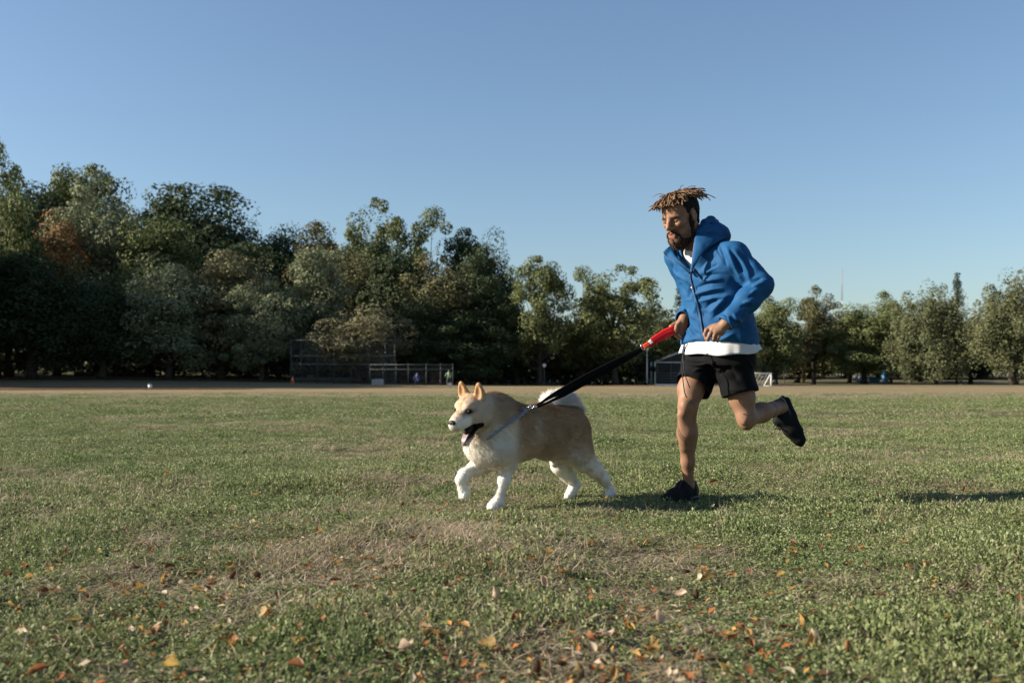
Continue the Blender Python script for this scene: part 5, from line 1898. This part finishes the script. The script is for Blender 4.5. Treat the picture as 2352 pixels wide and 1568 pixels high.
    for t_ in np.linspace(0, 1, 9):
        row = []
        for a in np.linspace(0, 2 * math.pi, 97):
            ca, sa = math.cos(a), math.sin(a)
            fr = sa                                                  # + front
            rip = t_ * (.005 * (1 + math.sin(7 * a + 1)) + .003 * (1 + math.sin(13 * a + .6)) + .002 * math.sin(23 * a))
            al, bl = .222 + .012 * t_ + rip, .158 + .020 * t_ + rip
            c0 = P(1652, 782, 5.66)
            zz_ = c0[2] - t_ * (.066 + .020 * fr + .008 * math.sin(2 * a + .5) + .004 * math.sin(7 * a))
            row.append(np.array([c0[0], c0[1], zz_]) + LF * al * ca + FW * bl * sa + (LF * .012 - FW * .02) * t_ * max(0, -fr))
        rows.append(row)
    MB().sheet(np.array(rows), .0025).build('shirt_hem', m_tee, tee)

    # ---- shorts
    Q = Field((.90, 5.30, .58), (1.52, 6.00, .95), .0042)
    Q.tube(np.array([P(1652, 838, 5.655), P(1652, 815, 5.655), P(1652, 785, 5.655)]), np.array([(.215, .165), (.212, .160), (.200, .145)]), (LF[:2], FW[:2]), .03)
    hemR, hemL = Z2(487, 535, 5.635), Z2(868, 592, 5.54)
    Q.chain([hipR + [0, 0, -.02], hemR, hemR + nrm(hemR - hipR) * .05], [.118, .094, .094], .045)
    Q.chain([hipL + [0, 0, -.02], hemL, hemL + nrm(hemL - hipL) * .05], [.120, .092, .092], .045)
    out_q = Q.f.copy()
    Q.shell(.008)
    for hm, hp in ((hemR, hipR), (hemL, hipL)):
        nn = nrm(nrm(hm - hp) + (np.array([-.30, -.12, 0]) if hm is hemR else np.array([.05, 0, -.2])))
        sl, g = Q.sub(hm - .16, hm + .16)
        x, y, z = (g[i] - hm[i] for i in range(3))
        dd = x * nn[0] + y * nn[1] + z * nn[2]
        other = hemL if hm is hemR else hemR
        mine = (x * x + y * y + z * z) < ((g[0] - other[0]) ** 2 + (g[1] - other[1]) ** 2 + (g[2] - other[2]) ** 2)
        Q.f[sl] = np.where(mine, np.maximum(Q.f[sl], dd.astype(np.float32)), Q.f[sl])
    Q.plane(P(1652, 788, 5.655), np.array([0, 0, 1.]))
    qv, qf = Q.mesh(2)
    qn = vnormals(qv, qf)
    tq = bvh(qv, qf)
    jv, jn = qv, qn
    disp = np.zeros(len(qv))
    for co, w, h in (([(430, 310), (520, 330), (600, 325)], .008, .007), ([(420, 345), (500, 360), (580, 350)], .008, .007), ([(430, 330), (520, 345), (590, 338)], .007, -.006),
                     ([(480, 420), (550, 380), (610, 340)], .010, .008), ([(620, 335), (720, 410), (850, 510)], .010, .012), ([(690, 440), (740, 400), (800, 370)], .012, -.010),
                     ([(700, 360), (800, 410), (850, 470)], .012, -.008), ([(880, 300), (930, 330), (975, 420)], .010, .006), ([(420, 290), (410, 380), (385, 470)], .008, -.005), ([(660, 470), (640, 520), (615, 570)], .014, -.008),
                     ([(760, 540), (840, 560), (960, 560)], .014, .006)):
        disp += stroke(co, w, h, 5.4, tq, Z2)
    gi_ = np.clip(np.round((qv - Q.lo) / Q.h).astype(int), 0, Q.n - 1)
    qside = np.where(out_q[gi_[:, 0], gi_[:, 1], gi_[:, 2]] > -.004, 1., -1.)
    qv2 = qv + qn * ((disp + fbm(qv, 14, 5, 2) * .004) * qside)[:, None]
    shorts = obj('shorts', mk_mesh('shorts', relax(qv2, qf, .3), qf), m_short, man)
    tq = bvh(qv2, qf)

    def on_shorts(co, n=20, off=.003):
        out = []
        for a, b_ in spline(np.array(co, float), n):
            p, q = hit(tq, Z2(a, b_, 5.4))
            out.append(p + (q if q[1] < 0 else -q) * off)
        return np.array(out)
    stripe = on_shorts([(402, 300), (396, 360), (390, 420), (385, 470)], 14, .0015)
    # drawcord of the jacket hem hanging over the thigh
    cord = spline([Z1(545, 1428, 5.50), Z1(520, 1470, 5.485), Z2(415, 250, 5.475), Z2(405, 330, 5.465), Z2(402, 400, 5.462), Z2(412, 520, 5.455), Z2(425, 590, 5.462), Z2(440, 620, 5.475)], 40)
    MB().tube(cord, .0030, 6).build('drawcord', mat('dark_cord', (.02, .022, .03), .7), jacket)
    cord2 = spline([Z1(520, 1472, 5.484), Z2(412, 330, 5.463), Z2(420, 420, 5.455), Z2(450, 510, 5.455), Z2(462, 540, 5.465)], 30)
    MB().tube(cord2, .0028, 6).build('drawcord', bpy.data.materials['dark_cord'], jacket)
    MB().tube([Z1(519, 1455, 5.481), Z1(515, 1490, 5.479)], .006, 8).build('cord_lock', m_jacket_dark, jacket)

    # ---- shoes
    def shoe(o, fwd, up, k=1.0):
        f_ = nrm(np.asarray(fwd, float))
        u_ = nrm(np.asarray(up, float) - f_ * np.dot(up, f_))
        l_ = np.cross(u_, f_)
        A_ = np.stack([f_, l_, u_], 1)
        T_ = lambda x, y, z: o + A_ @ (np.array([x, y, z]) * k)
        F = Field(o - .22, o + .22, .0040)
        # sole
        for x0, x1, w0, w1, y0, y1 in ((-.115, -.03, .036, .033, 0, .002), (-.03, .06, .033, .043, .002, .006), (.06, .120, .043, .030, .006, .004)):
            for zz in (.016,):
                F.rc(T_(x0, y0 - w0 * .45, zz), T_(x1, y1 - w1 * .45, zz), .021 * k, .021 * k, .02)
                F.rc(T_(x0, y0 + w0 * .45, zz), T_(x1, y1 + w1 * .45, zz), .021 * k, .021 * k, .02)
        F.rc(T_(.115, .004, .018), T_(.140, .002, .022), .026 * k, .016 * k, .02)
        # upper
        F.chain([T_(-.098, 0, .062), T_(-.03, .002, .066), T_(.045, .005, .050), T_(.108, .004, .036)], [.040 * k, .042 * k, .036 * k, .026 * k], .03)
        F.chain([T_(-.102, 0, .075), T_(-.092, 0, .100)], [.034 * k, .034 * k], .02)
        F.chain([T_(-.055, 0, .085), T_(-.03, 0, .102)], [.034 * k, .026 * k], .02)
        F.ell(T_(-.075, 0, .128), np.array([.040, .030, .032]) * k, A_, .008, 's')
        F.rc(T_(-.14, 0, .024), T_(-.128, 0, .05), .010 * k, .006 * k, .01)
        v_, f2 = F.mesh(2)
        Lc = ((v_ - o) @ A_) / k
        cc = np.tile([.0075, .008, .009], (len(v_), 1))
        sole = ss(.030, .024, Lc[:, 2])[:, None]
        cc = cc * (1 - sole) + sole * np.array([.006, .0065, .007])
        edge = (np.exp(-((Lc[:, 2] - .033) / .0035) ** 2) * ss(-.02, -.10, Lc[:, 0]))[:, None]
        cc = cc * (1 - edge * .6) + edge * .6 * np.array([.26, .27, .28])
        gr = (ss(-.085, -.125, Lc[:, 0]) * ss(.03, .06, Lc[:, 2]) * (.5 + .5 * np.sin(Lc[:, 2] * 900)))[:, None]
        cc = cc + gr * np.array([.16, .14, .12])
        t_ = obj('shoe', mk_mesh('shoe', v_, f2, True, {'Col': cc}), m_shoe, man)
        lace = MB()
        for i in range(5):
            x = -.010 + i * .019
            zt_ = .104 - i * .011
            lace.tube([T_(x, -.026 + i * .001, zt_ - .018), T_(x + .006, 0, zt_ + .004), T_(x + .003, .028 - i * .001, zt_ - .018)], .0026 * k, 5)
        for s_ in (-1, 1):
            lace.tube([T_(-.018, 0, .112), T_(-.004, .02 * s_, .128), T_(.016, .034 * s_, .118), T_(.01, .018 * s_, .108), T_(-.015, 0, .112)], .0024 * k, 5)
            lace.tube([T_(-.018, 0, .112), T_(.012, .022 * s_, .116), T_(.034, .034 * s_, .088)], .0022 * k, 5)
        lace.build('laces', mat('lace', (.02, .022, .025), .7), t_)
        return t_
    shoe(P(1560, 1157, 5.665) * [1, 1, 0] + [0, 0, .006], (-.76, -.62, -.02), (0, 0, 1), 1.06)
    shL_o = Z2(1290, 790, 5.86)
    shoe(shL_o + np.array([.012, 0, 0]), (.36, .02, -.93), (-.92, -.15, -.36), 1.06)

# ------------------------------------------------------------------ the dog
m_pelt = mat('dog_skin', None, .9, attr='Col', spec=.05)
m_fur = mat('dog_fur', None, .8, attr='Col', spec=.10, trans=.42)
m_nose = mat('dog_nose', (.006, .006, .007), .5, bump=(500, .4, .002), spec=.3)
m_mouth = mat('dark_mouth', (.010, .007, .008), .5, spec=.3)
m_tongue = mat('tongue', (.13, .080, .090), .5, bump=(300, .2, .001), spec=.45)
m_tooth = mat('tooth', (.55, .52, .44), .35)


def ymid(x): return 5.34 + (x - 300) / 1200 * .56


def D3(x, y, dy=0.): return Z3(x, y, ymid(x) + dy)


if 'dog' not in SKIP:
    HD = nrm(np.array([-.76, -.65, 0]))                       # heading of the dog
    LD = np.cross([0, 0, 1.], HD)
    dh = Frame(Z3(334, 428, 5.275), (-.643, -.766), R(13), R(-3), 1.0)
    dog = thing('dog', 'cream and tan spitz type dog trotting on a leash', 'dog', (float(D3(900, 900)[0]), 5.62, 0))
    DA = dh.A
    G = Field((-.42, 5.02, -.005), (.66, 6.20, .82), .0042)
    # trunk
    G.chain([D3(600, 700), D3(800, 690), D3(1050, 665), D3(1280, 640), D3(1370, 625)], [.130, .134, .118, .108, .098], .06)
    G.chain([D3(720, 570), D3(1000, 545), D3(1310, 555)], [.090, .085, .082], .06)
    G.chain([D3(520, 760, -.01), D3(620, 880)], [.105, .100], .06)
    G.chain([D3(1120, 800), D3(1250, 800)], [.085, .075], .05)
    G.chain([Z3(415, 790, 5.50), Z3(500, 830, 5.44), Z3(600, 840, 5.39)], [.088, .092, .090], .05)
    # neck with its ruff
    G.chain([D3(680, 560), D3(560, 500, -.01), Z3(420, 430, 5.33)], [.125, .120, .095], .05)
    G.chain([D3(560, 680), D3(460, 640, -.02)], [.115, .095], .05)
    # head
    G.ell(dh(0, 0, .012), (.086, .084, .076), DA, .03)
    for s_ in (-1, 1):
        G.ell(dh(-.006, .052 * s_, -.038), (.068, .050, .056), DA, .03)
        G.ell(dh(.052, .030 * s_, .034), (.034, .030, .024), DA, .02)
        G.chain([dh(.075, .024 * s_, -.046), dh(.135, .016 * s_, -.054)], [.027, .022], .018)
    G.chain([dh(.055, 0, -.018), dh(.100, 0, -.028), dh(.140, 0, -.038)], [.050, .041, .033], .025)
    G.rc(dh(.145, 0, -.036), dh(.155, 0, -.048), .022, .018, .015)
    G.chain([dh(.015, 0, -.075), dh(.055, 0, -.122), dh(.083, 0, -.156)], [.040, .027, .018], .02)
    for s_ in (-1, 1):
        G.chain([dh(.012, .03 * s_, -.070), dh(.055, .017 * s_, -.118), dh(.083, .007 * s_, -.152)], [.024, .017, .014], .012)
    for y_ in (-.034, 0, .034):
        G.rc(dh(.042, y_, -.080), dh(.128, y_, -.122), .018, .038, .008, 's')                 # the open mouth
    G.ell(dh(.078, .047, .012), (.014, .015, .010), DA, .012, 's')
    G.ell(dh(.078, -.047, .012), (.014, .015, .010), DA, .012, 's')
    # ears
    for s_ in (-1, 1):
        for t_, rx, ry, rz in ((0, .020, .036, .030), (.25, .018, .034, .030), (.5, .015, .028, .028), (.75, .012, .020, .022), (1.0, .009, .012, .014)):
            G.ell(dh(-.012 + .010 * t_, (.056 + .006 * t_) * s_, .070 + .068 * t_), (rx, ry, rz), DA, .012)
        G.ell(dh(.012, .060 * s_, .100), (.014, .017, .034), DA, .008, 's')
    # front legs: left one planted, right one lifted
    G.chain([D3(650, 820, -.05), D3(690, 1000, -.07), D3(660, 1160, -.09), Z3(618, 1300, 5.40), Z3(596, 1385, 5.385)], [.076, .047, .029, .023, .026], .03)
    G.chain([Z3(592, 1395, 5.38), Z3(548, 1425, 5.36)], [.037, .030], .02)
    G.chain([Z3(540, 1432, 5.365), Z3(512, 1444, 5.352)], [.019, .015], .008)
    G.chain([Z3(565, 1438, 5.345), Z3(532, 1452, 5.330)], [.019, .015], .008)
    G.chain([Z3(555, 1420, 5.385), Z3(520, 1436, 5.375)], [.018, .014], .008)
    G.chain([Z3(440, 880, 5.53), Z3(450, 985, 5.50), Z3(370, 1035, 5.46), Z3(262, 1090, 5.41)], [.070, .046, .035, .026], .03)
    G.chain([Z3(250, 1095, 5.41), Z3(222, 1150, 5.40), Z3(240, 1240, 5.405), Z3(252, 1285, 5.41)], [.033, .029, .026, .030], .02)
    G.chain([Z3(250, 1280, 5.405), Z3(225, 1320, 5.395)], [.025, .016], .010)
    G.chain([Z3(262, 1285, 5.395), Z3(250, 1322, 5.380)], [.023, .015], .010)
    # hind legs
    G.chain([D3(1360, 700, -.05), D3(1410, 850, -.07), Z3(1480, 960, 5.82)], [.104, .086, .060], .04)
    G.chain([Z3(1480, 940, 5.83), Z3(1600, 1050, 5.88), Z3(1690, 1140, 5.92), Z3(1745, 1240, 5.95)], [.064, .044, .029, .023], .03)
    G.chain([Z3(1750, 1250, 5.95), Z3(1765, 1300, 5.95), Z3(1735, 1315, 5.93)], [.027, .028, .022], .015)
    G.chain([D3(1340, 720, .09), Z3(1270, 900, 5.90), Z3(1250, 1010, 5.89)], [.092, .074, .054], .04)
    G.chain([Z3(1245, 1000, 5.89), Z3(1320, 1110, 5.92), Z3(1395, 1200, 5.95)], [.052, .038, .027], .03)
    G.chain([Z3(1395, 1205, 5.95), Z3(1360, 1270, 5.92), Z3(1335, 1315, 5.90)], [.030, .027, .028], .02)
    G.chain([Z3(1335, 1318, 5.90), Z3(1315, 1335, 5.88)], [.026, .020], .01)
    G.ell(Z3(1185, 955, 5.80), (.030, .030, .040), None, .03)
    # tail curled over the back
    G.chain([Z3(1370, 520, 5.88), Z3(1355, 440, 5.88), Z3(1310, 378, 5.86), Z3(1235, 358, 5.84), Z3(1160, 370, 5.81), Z3(1100, 392, 5.79)], [.040, .041, .045, .048, .042, .024], .02)
    v, f = G.mesh(2)
    del G
    n = vnormals(v, f)
    # coat colours
    CREAM, WHITE, TAN, RUST = np.array([.54, .43, .31]), np.array([.80, .75, .67]), np.array([.39, .28, .175]), np.array([.35, .205, .095])

    def coat(p, nn):
        L3 = dh.inv(p)
        hx, hy, hz_ = L3.T
        ishead = ss(.16, .11, np.linalg.norm((L3 - [.03, 0, .02]) * [.8, 1.05, .70], axis=1))
        # along the dog: 0 at the rump, 1 at the chest
        o_ = D3(1430, 620)
        al = ((p - o_) @ HD) / .66
        hgt = p[:, 2]
        up = ss(.28, .46, hgt + .05 * fbm(p, 6, 3, 2))
        c = CREAM[None] * (1 - up[:, None]) + TAN[None] * up[:, None]
        saddle = ss(.49, .56, hgt + .02 * vnoise(p, 14, 5)) * ss(1.25, .95, al)
        c = c * (1 - .6 * saddle[:, None]) + .6 * saddle[:, None] * RUST
        belly = ss(.34, .22, hgt)
        c = c * (1 - belly[:, None]) + belly[:, None] * WHITE
        chest = ss(.80, .98, al) * ss(.58, .47, hgt)
        c = c * (1 - chest[:, None]) + chest[:, None] * WHITE
        neck = ss(.80, 1.0, al) * ss(.44, .52, hgt) * (1 - ishead)
        c = c * (1 - .7 * neck[:, None]) + .7 * neck[:, None] * (CREAM * .95)
        ridge = ss(.585, .64, hgt) * ss(.75, .95, al) * ss(1.25, 1.1, al) * (1 - ishead)
        c = c * (1 - .6 * ridge[:, None]) + .6 * ridge[:, None] * RUST
        # pale stripes at the shoulder
        band = np.exp(-((al - .66) / .06) ** 2) * ss(.28, .40, hgt) * ss(.56, .50, hgt)
        c = c * (1 - .18 * band[:, None]) + .18 * band[:, None] * WHITE
        # tail
        tp, tt = seg_dist(p, np.array([Z3(1370, 520, 5.88), Z3(1355, 440, 5.88), Z3(1310, 378, 5.86), Z3(1235, 358, 5.84), Z3(1160, 370, 5.81), Z3(1100, 392, 5.79)]))
        tail = ss(.085, .060, tp) * ss(.06, .2, tt)
        c = c * (1 - tail[:, None]) + tail[:, None] * np.array([.72, .69, .64])
        # face
        face = CREAM * .82 + WHITE * .08
        fc = np.tile(face, (len(p), 1))
        furrow = np.exp(-(hy / .007) ** 2) * ss(.03, .06, hx) * ss(.12, .09, hx) * (hz_ > -.01)
        earm = ss(.055, .085, hz_) * ss(.02, .035, np.abs(hy))
        eyem = np.exp(-(((np.abs(hy) - .047) / .020) ** 2 + ((hz_ - .012) / .013) ** 2)) * (hx > .02)
        brown = np.clip(.8 * furrow + .85 * earm + .35 * np.exp(-(hy / .035) ** 2) * ss(.055, .085, hz_), 0, 1)
        fc = fc * (1 - brown[:, None]) + brown[:, None] * np.array([.44, .25, .11])
        wh = ss(.06, .09, hx) * ss(.0, -.03, hz_)
        fc = fc * (1 - wh[:, None]) + wh[:, None] * WHITE
        fc = fc * (1 - .55 * eyem[:, None]) + .55 * eyem[:, None] * np.array([.16, .10, .06])
        inner = np.exp(-(((np.abs(hy) - .060) / .016) ** 2 + ((hz_ - .100) / .034) ** 2)) * (hx > -.008) * (nn @ DA[:, 0] > .2)
        fc = fc * (1 - .6 * inner[:, None]) + .6 * inner[:, None] * np.array([.20, .11, .065])
        c = c * (1 - ishead[:, None]) + ishead[:, None] * fc
        # mouth lining, lips, eye rims
        md, mt = seg_dist((p - dh.o) @ DA * [1, 0, 1], np.array([[.042, 0, -.080], [.128, 0, -.122]]))
        mouth = ss(.012, .006, md - (.018 + .020 * mt)) * ishead * (hx > -.005)
        rim = np.exp(-(((np.abs(hy) - .047) / .019) ** 2 + ((hz_ - .012) / .0105) ** 2)) * (hx > .04)
        dark = np.clip(mouth + rim, 0, 1)
        c = c * (1 - dark[:, None]) + dark[:, None] * np.array([.012, .009, .009])
        # footpads
        c = c * (1 + .10 * fbm(p, 25, 9, 2))[:, None]
        return np.clip(c, .006, .8), dark, ishead, tail, earm * ishead
    c, dark, ish, tailm, earm = coat(v, n)
    dbody = obj('body', mk_mesh('body', v, f, True, {'Col': c}), m_pelt, dog)

    # fur: real hairs rooted all over the body
    rg = np.random.default_rng(31)
    e1, e2 = v[f[:, 2]] - v[f[:, 0]], v[f[:, 3]] - v[f[:, 1]]
    area = np.linalg.norm(np.cross(e1, e2), axis=1)
    fcn = v[f].mean(1)
    dens = area * (1 + 1.2 * tailm[f[:, 0]] + .8 * ish[f[:, 0]]) * (dark[f[:, 0]] < .4)
    NF = 95000
    pk = rg.choice(len(f), NF, p=dens / dens.sum())
    w = rg.dirichlet((1, 1, 1, 1), NF)
    root = (v[f[pk]] * w[:, :, None]).sum(1)
    rn = nrm((n[f[pk]] * w[:, :, None]).sum(1))
    rc_, dk, ih, tl, em = coat(root, rn)
    hgt = root[:, 2]
    flow = np.tile(-HD, (NF, 1)) * .9 + np.array([0, 0, -.45])
    leg = ss(.30, .20, hgt)
    flow = flow * (1 - leg[:, None]) + leg[:, None] * (np.array([0, 0, -1.]) - HD * .25)
    # on the face hairs run back from the nose, on the tail they stand off
    Lr = dh.inv(root)
    ff = (Lr - np.array([.16, 0, -.03])) @ DA.T
    flow = flow * (1 - ih[:, None]) + nrm(ff) * ih[:, None]
    flow = flow - rn * (flow * rn).sum(1, keepdims=True)
    flow = nrm(flow)
    lift = .38 + .75 * tl - .14 * ih - .16 * leg
    d0 = nrm(flow + rn * lift[:, None] + rg.normal(0, .10, (NF, 3)))
    chest = ss(.80, 1.0, ((root - D3(1430, 620)) @ HD) / .66) * (1 - ih)
    ln = (.024 + .008 * chest + .034 * tl - .0160 * ih - .0150 * leg) * (1 - .55 * em) * rg.uniform(.6, 1.2, NF)
    back = ss(.45, .36, ((root - D3(1430, 620)) @ HD) / .66 + .5) * (1 - leg)
    ln = np.maximum(ln + .008 * np.clip(back, 0, 1) * (tl < .3), .0045)
    d1 = nrm(d0 + flow * .5 + np.array([0, 0, -.12]))
    pts = np.stack([root - rn * .002, root + d0 * (ln * .5)[:, None], root + d0 * (ln * .5)[:, None] + d1 * (ln * .5)[:, None]], 1)
    hc = rc_ * (1 + rg.normal(0, .09, (NF, 1)))
    
    # flat tapering hairs that take the shading of the coat they lie in
    side = nrm(np.cross(pts[:, 2] - pts[:, 0], rn + rg.normal(0, .3, (NF, 3)))) * rg.uniform(.0006, .0011, NF)[:, None]
    fv = np.stack([pts[:, 0] - side, pts[:, 0] + side, pts[:, 1] - side * .8, pts[:, 1] + side * .8, pts[:, 2]], 1).reshape(-1, 3)
    b0 = (np.arange(NF) * 5)[:, None]
    fm = mk_mesh('fur', fv, [b0 + np.array([[0, 1, 3, 2]]), b0 + np.array([[2, 3, 4]])], True, {'Col': np.repeat(np.clip(hc, .01, .85), 5, 0)})
    cn_ = nrm(rn[:, None] + rg.normal(0, .16, (NF, 1, 3)) + d0[:, None] * .25)
    fm.normals_split_custom_set_from_vertices(np.repeat(cn_, 5, 1).reshape(-1, 3))
    fur = obj('fur', fm, m_fur, dbody)
    fur['kind'] = 'stuff'

    # eyes, nose, mouth
    for s_ in (-1, 1):
        MB().sphere(dh(.0745, .0455 * s_, .0125), (.0110, .0140, .0100), 14, 10, DA).build('eye', mat('dog_eye', (.006, .005, .004), .45, spec=.12), dog)
    NO = Field(dh(.166, 0, -.033) - .045, dh(.166, 0, -.033) + .045, .0018)
    NO.ell(dh(.164, 0, -.028), (.015, .024, .014), DA, .008)
    NO.ell(dh(.166, 0, -.037), (.009, .013, .012), DA, .008)
    for s_ in (-1, 1):
        NO.ell(dh(.165, .013 * s_, -.032), (.010, .010, .009), DA, .005)
        NO.ell(dh(.175, .010 * s_, -.033), (.006, .004, .004), DA, .003, 's')
    NO.rc(dh(.178, 0, -.030), dh(.172, 0, -.048), .0014, .0014, .002, 's')
    nv, nf = NO.mesh(1)
    obj('nose', mk_mesh('nose', nv, nf), m_nose, dog)
    MO = Field(dh(.07, 0, -.09) - .09, dh(.07, 0, -.09) + .09, .003)
    MO.chain([dh(.028, 0, -.082), dh(.056, 0, -.104)], [.030, .022], .01)
    mv, mf = MO.mesh(1)
    mouth_o = obj('mouth', mk_mesh('mouth', mv, mf), m_mouth, dog)
    rows = []
    for t_ in np.linspace(0, 1, 12):
        ctr = spline([(.045, 0, -.098), (.072, 0, -.122), (.096, 0, -.148), (.102, 0, -.172)], 12)[int(t_ * 11)]
        hw = .019 * math.sin(math.pi * min(1, .25 + t_ * .72)) ** .6
        rows.append([dh(ctr[0] - .004 * abs(q) ** 2, hw * q, ctr[2] + .006 * q * q) for q in np.linspace(-1, 1, 9)])
    MB().sheet(np.array(rows), .007).build('tongue', m_tongue, mouth_o)
    for s_ in (-1, 1):
        MB().tube([dh(.128, .015 * s_, -.066), dh(.127, .0155 * s_, -.080)], [.0035, .0008], 7).build('fang', m_tooth, mouth_o)
        MB().tube([dh(.086, .010 * s_, -.148), dh(.091, .0105 * s_, -.134)], [.0028, .0008], 7).build('fang', m_tooth, mouth_o)
    # claws
    for q in ((512, 1446, 5.348), (531, 1454, 5.326), (520, 1438, 5.371)):
        a = Z3(*q)
        MB().tube([a, a + HD * .012 + np.array([0, 0, -.006])], [.005, .0015], 6).build('claw', m_nose, dog)

    # ------------------------------------------------------------------ chain collar
    m_chain = mat('blued_chain', (.26, .29, .35), .3, metal=.9)
    tree_d = bvh(v, f)

    def on_dog(x, y, Y, off):
        p, q = hit(tree_d, Z3(x, y, Y))
        q = q if q[1] < 0 else -q
        return p + q * off
    near = [Z3(930, 412, 5.36)] + [on_dog(x, y, 5.3, o_) for x, y, o_ in ((880, 435, .050), (820, 470, .040), (760, 505, .036), (700, 540, .036), (650, 575, .034), (590, 630, .032), (530, 685, .030), (470, 735, .028))]
    far_ = [Z3(920, 412, 5.40), Z3(860, 428, 5.42), Z3(780, 415, 5.46), Z3(690, 405, 5.50)]
    cl = thing('chain_collar', 'blue grey twisted chain collar around the dog neck', 'collar', tuple(near[0]))

    def link_mesh(L, w, r):
        b = MB()
        a = np.linspace(0, 2 * math.pi, 15)[:-1]
        pts = np.stack([np.cos(a) * L * (.6 + .4 * np.abs(np.cos(a))), np.sin(a) * w, 0 * a], 1)
        pts = np.concatenate([pts, pts[:2]])
        b.tube(pts, r, 6, False)
        return b.mesh('link')
    lm = link_mesh(.0120, .0075, .0028)
    lm.materials.append(m_chain)

    def chain_along(pts, step=.0165):
        p = spline(pts, 200)
        sdist = np.concatenate([[0], np.cumsum(np.linalg.norm(np.diff(p, axis=0), axis=1))])
        k = int(sdist[-1] / step)
        for i in range(k):
            s0 = (i + .5) * step
            c0 = np.array([np.interp(s0, sdist, p[:, q]) for q in range(3)])
            c1 = np.array([np.interp(s0 + .004, sdist, p[:, q]) for q in range(3)])
            t_ = nrm(c1 - c0)
            u = nrm(np.cross(t_, [0, -1., .3]))
            w = np.cross(t_, u)
            if i % 2: u, w = (u + w * .9), (w - u * .9)
            u, w = nrm(u), nrm(w)
            o = bpy.data.objects.new('link', lm)
            COL.objects.link(o)
            o.parent = cl
            o.matrix_parent_inverse = Matrix.Translation(-cl.location)
            o.matrix_basis = Matrix(((t_[0], u[0], w[0], c0[0]), (t_[1], u[1], w[1], c0[1]), (t_[2], u[2], w[2], c0[2]), (0, 0, 0, 1)))
    chain_along(near)
    chain_along(far_)
    a = np.linspace(0, 2 * math.pi, 17)
    c0 = near[4]
    MB().tube([c0 + np.array([math.cos(q) * .011, -.004, math.sin(q) * .011]) for q in a], .0026, 6, False).build('ring', m_chain, cl)

    # ------------------------------------------------------------------ leash
    ls = thing('leash', 'black webbing leash with red padded handle loop running from hand to dog', 'leash', tuple(P(1476, 798, 5.66)))
    m_web = mat('black_webbing', (.0035, .0045, .0045), .9, bump=(700, .4, .001), spec=.06)
    m_red = mat('red_webbing', (.50, .006, .012), .65, bump=(600, .3, .001), spec=.25)
    m_tagw = mat('white_tag', (.68, .68, .70), .5)

    def ribbon(ctr, width, th, name, m, facing=(0, -1., .15), wob=0):
        c_ = np.asarray(ctr)
        t_ = nrm(np.gradient(c_, axis=0))
        side = nrm(np.cross(t_, np.asarray(facing)))
        wd = np.interp(np.linspace(0, 1, len(c_)), np.linspace(0, 1, len(width)), width)
        g = np.array([c_ + side * (wd * q / 2)[:, None] + np.array(facing) * (wob * (1 - q * q)) for q in np.linspace(-1, 1, 5)])
        return MB().sheet(g, th).build(name, m, ls)
    top = spline([P(1474, 801, 5.655), P(1430, 822, 5.63), P(1344, 866, 5.56), P(1290, 897, 5.50), Z3(1120, 306, 5.42), Z3(1000, 385, 5.375)], 60)
    low = spline([P(1474, 802, 5.665), P(1432, 828, 5.64), P(1350, 874, 5.57), P(1298, 904, 5.51), Z3(1150, 338, 5.43), Z3(1005, 402, 5.38)], 60)
    ribbon(top, [.022, .026, .030, .034, .034, .030, .022, .014, .010], .003, 'strap', m_web)
    ribbon(low, [.022, .026, .030, .032, .030, .024, .016, .011, .010], .003, 'strap', m_web)
    for ctr in (top, low):                                     # stitched knots near the clasp
        for k in (47, 52, 56):
            MB().sphere(ctr[k], (.007, .005, .006), 8, 6).build('keeper', m_web, ls)
    # clasp
    c0 = Z3(965, 402, 5.365)
    d = nrm(Z3(1000, 392, 5.375) - Z3(915, 415, 5.36))
    MB().tube([Z3(1002, 392, 5.375), Z3(985, 396, 5.37), Z3(972, 400, 5.367), Z3(960, 403, 5.365)], [.006, .009, .008, .005], 10).build('swivel', m_silver, ls)
    ringp = [Z3(935, 408, 5.362) + d * (math.cos(q) * .013) + np.array([0, -.35, .93]) * (math.sin(q) * .008) for q in a]
    MB().tube(ringp, .0026, 6, False).build('clasp_ring', m_silver, ls)
    MB().tube(spline([Z3(950, 398, 5.36), Z3(930, 392, 5.357), Z3(912, 404, 5.357), Z3(920, 420, 5.36)], 10), .0028, 6).build('hook', m_silver, ls)
    # red handle loop held in the hand
    up = spline([Z1(165, 1456, 5.655), Z1(205, 1430, 5.655), Z1(260, 1385, 5.66), Z1(350, 1330, 5.665), Z1(425, 1300, 5.668), Z1(470, 1290, 5.69)], 30)
    dn = spline([Z1(165, 1460, 5.662), Z1(215, 1436, 5.665), Z1(300, 1395, 5.675), Z1(380, 1355, 5.682), Z1(430, 1330, 5.685), Z1(470, 1315, 5.70)], 30)
    ribbon(up, [.020, .024, .028, .034, .037, .036, .032], .006, 'handle', m_red)
    ribbon(dn, [.020, .022, .026, .028, .026, .024, .022], .005, 'handle', m_red, (0, -.8, -.6))
    ribbon(spline([Z1(170, 1454, 5.646), Z1(215, 1425, 5.646)], 8), [.026, .028], .006, 'keeper_band', mat('orange_red_webbing', (.62, .05, .012), .6))
    ribbon(spline([Z1(218, 1421, 5.642), Z1(238, 1403, 5.643)], 6), [.024, .024], .003, 'tag', m_tagw)
    rp = [Z1(160, 1460, 5.655) + np.array([.5, 0, -.86]) * (math.sin(q) * .016) + np.array([.86, 0, .5]) * (math.cos(q) * .009) for q in a]
    MB().tube(rp, .0026, 6, False).build('ring', m_silver, ls)
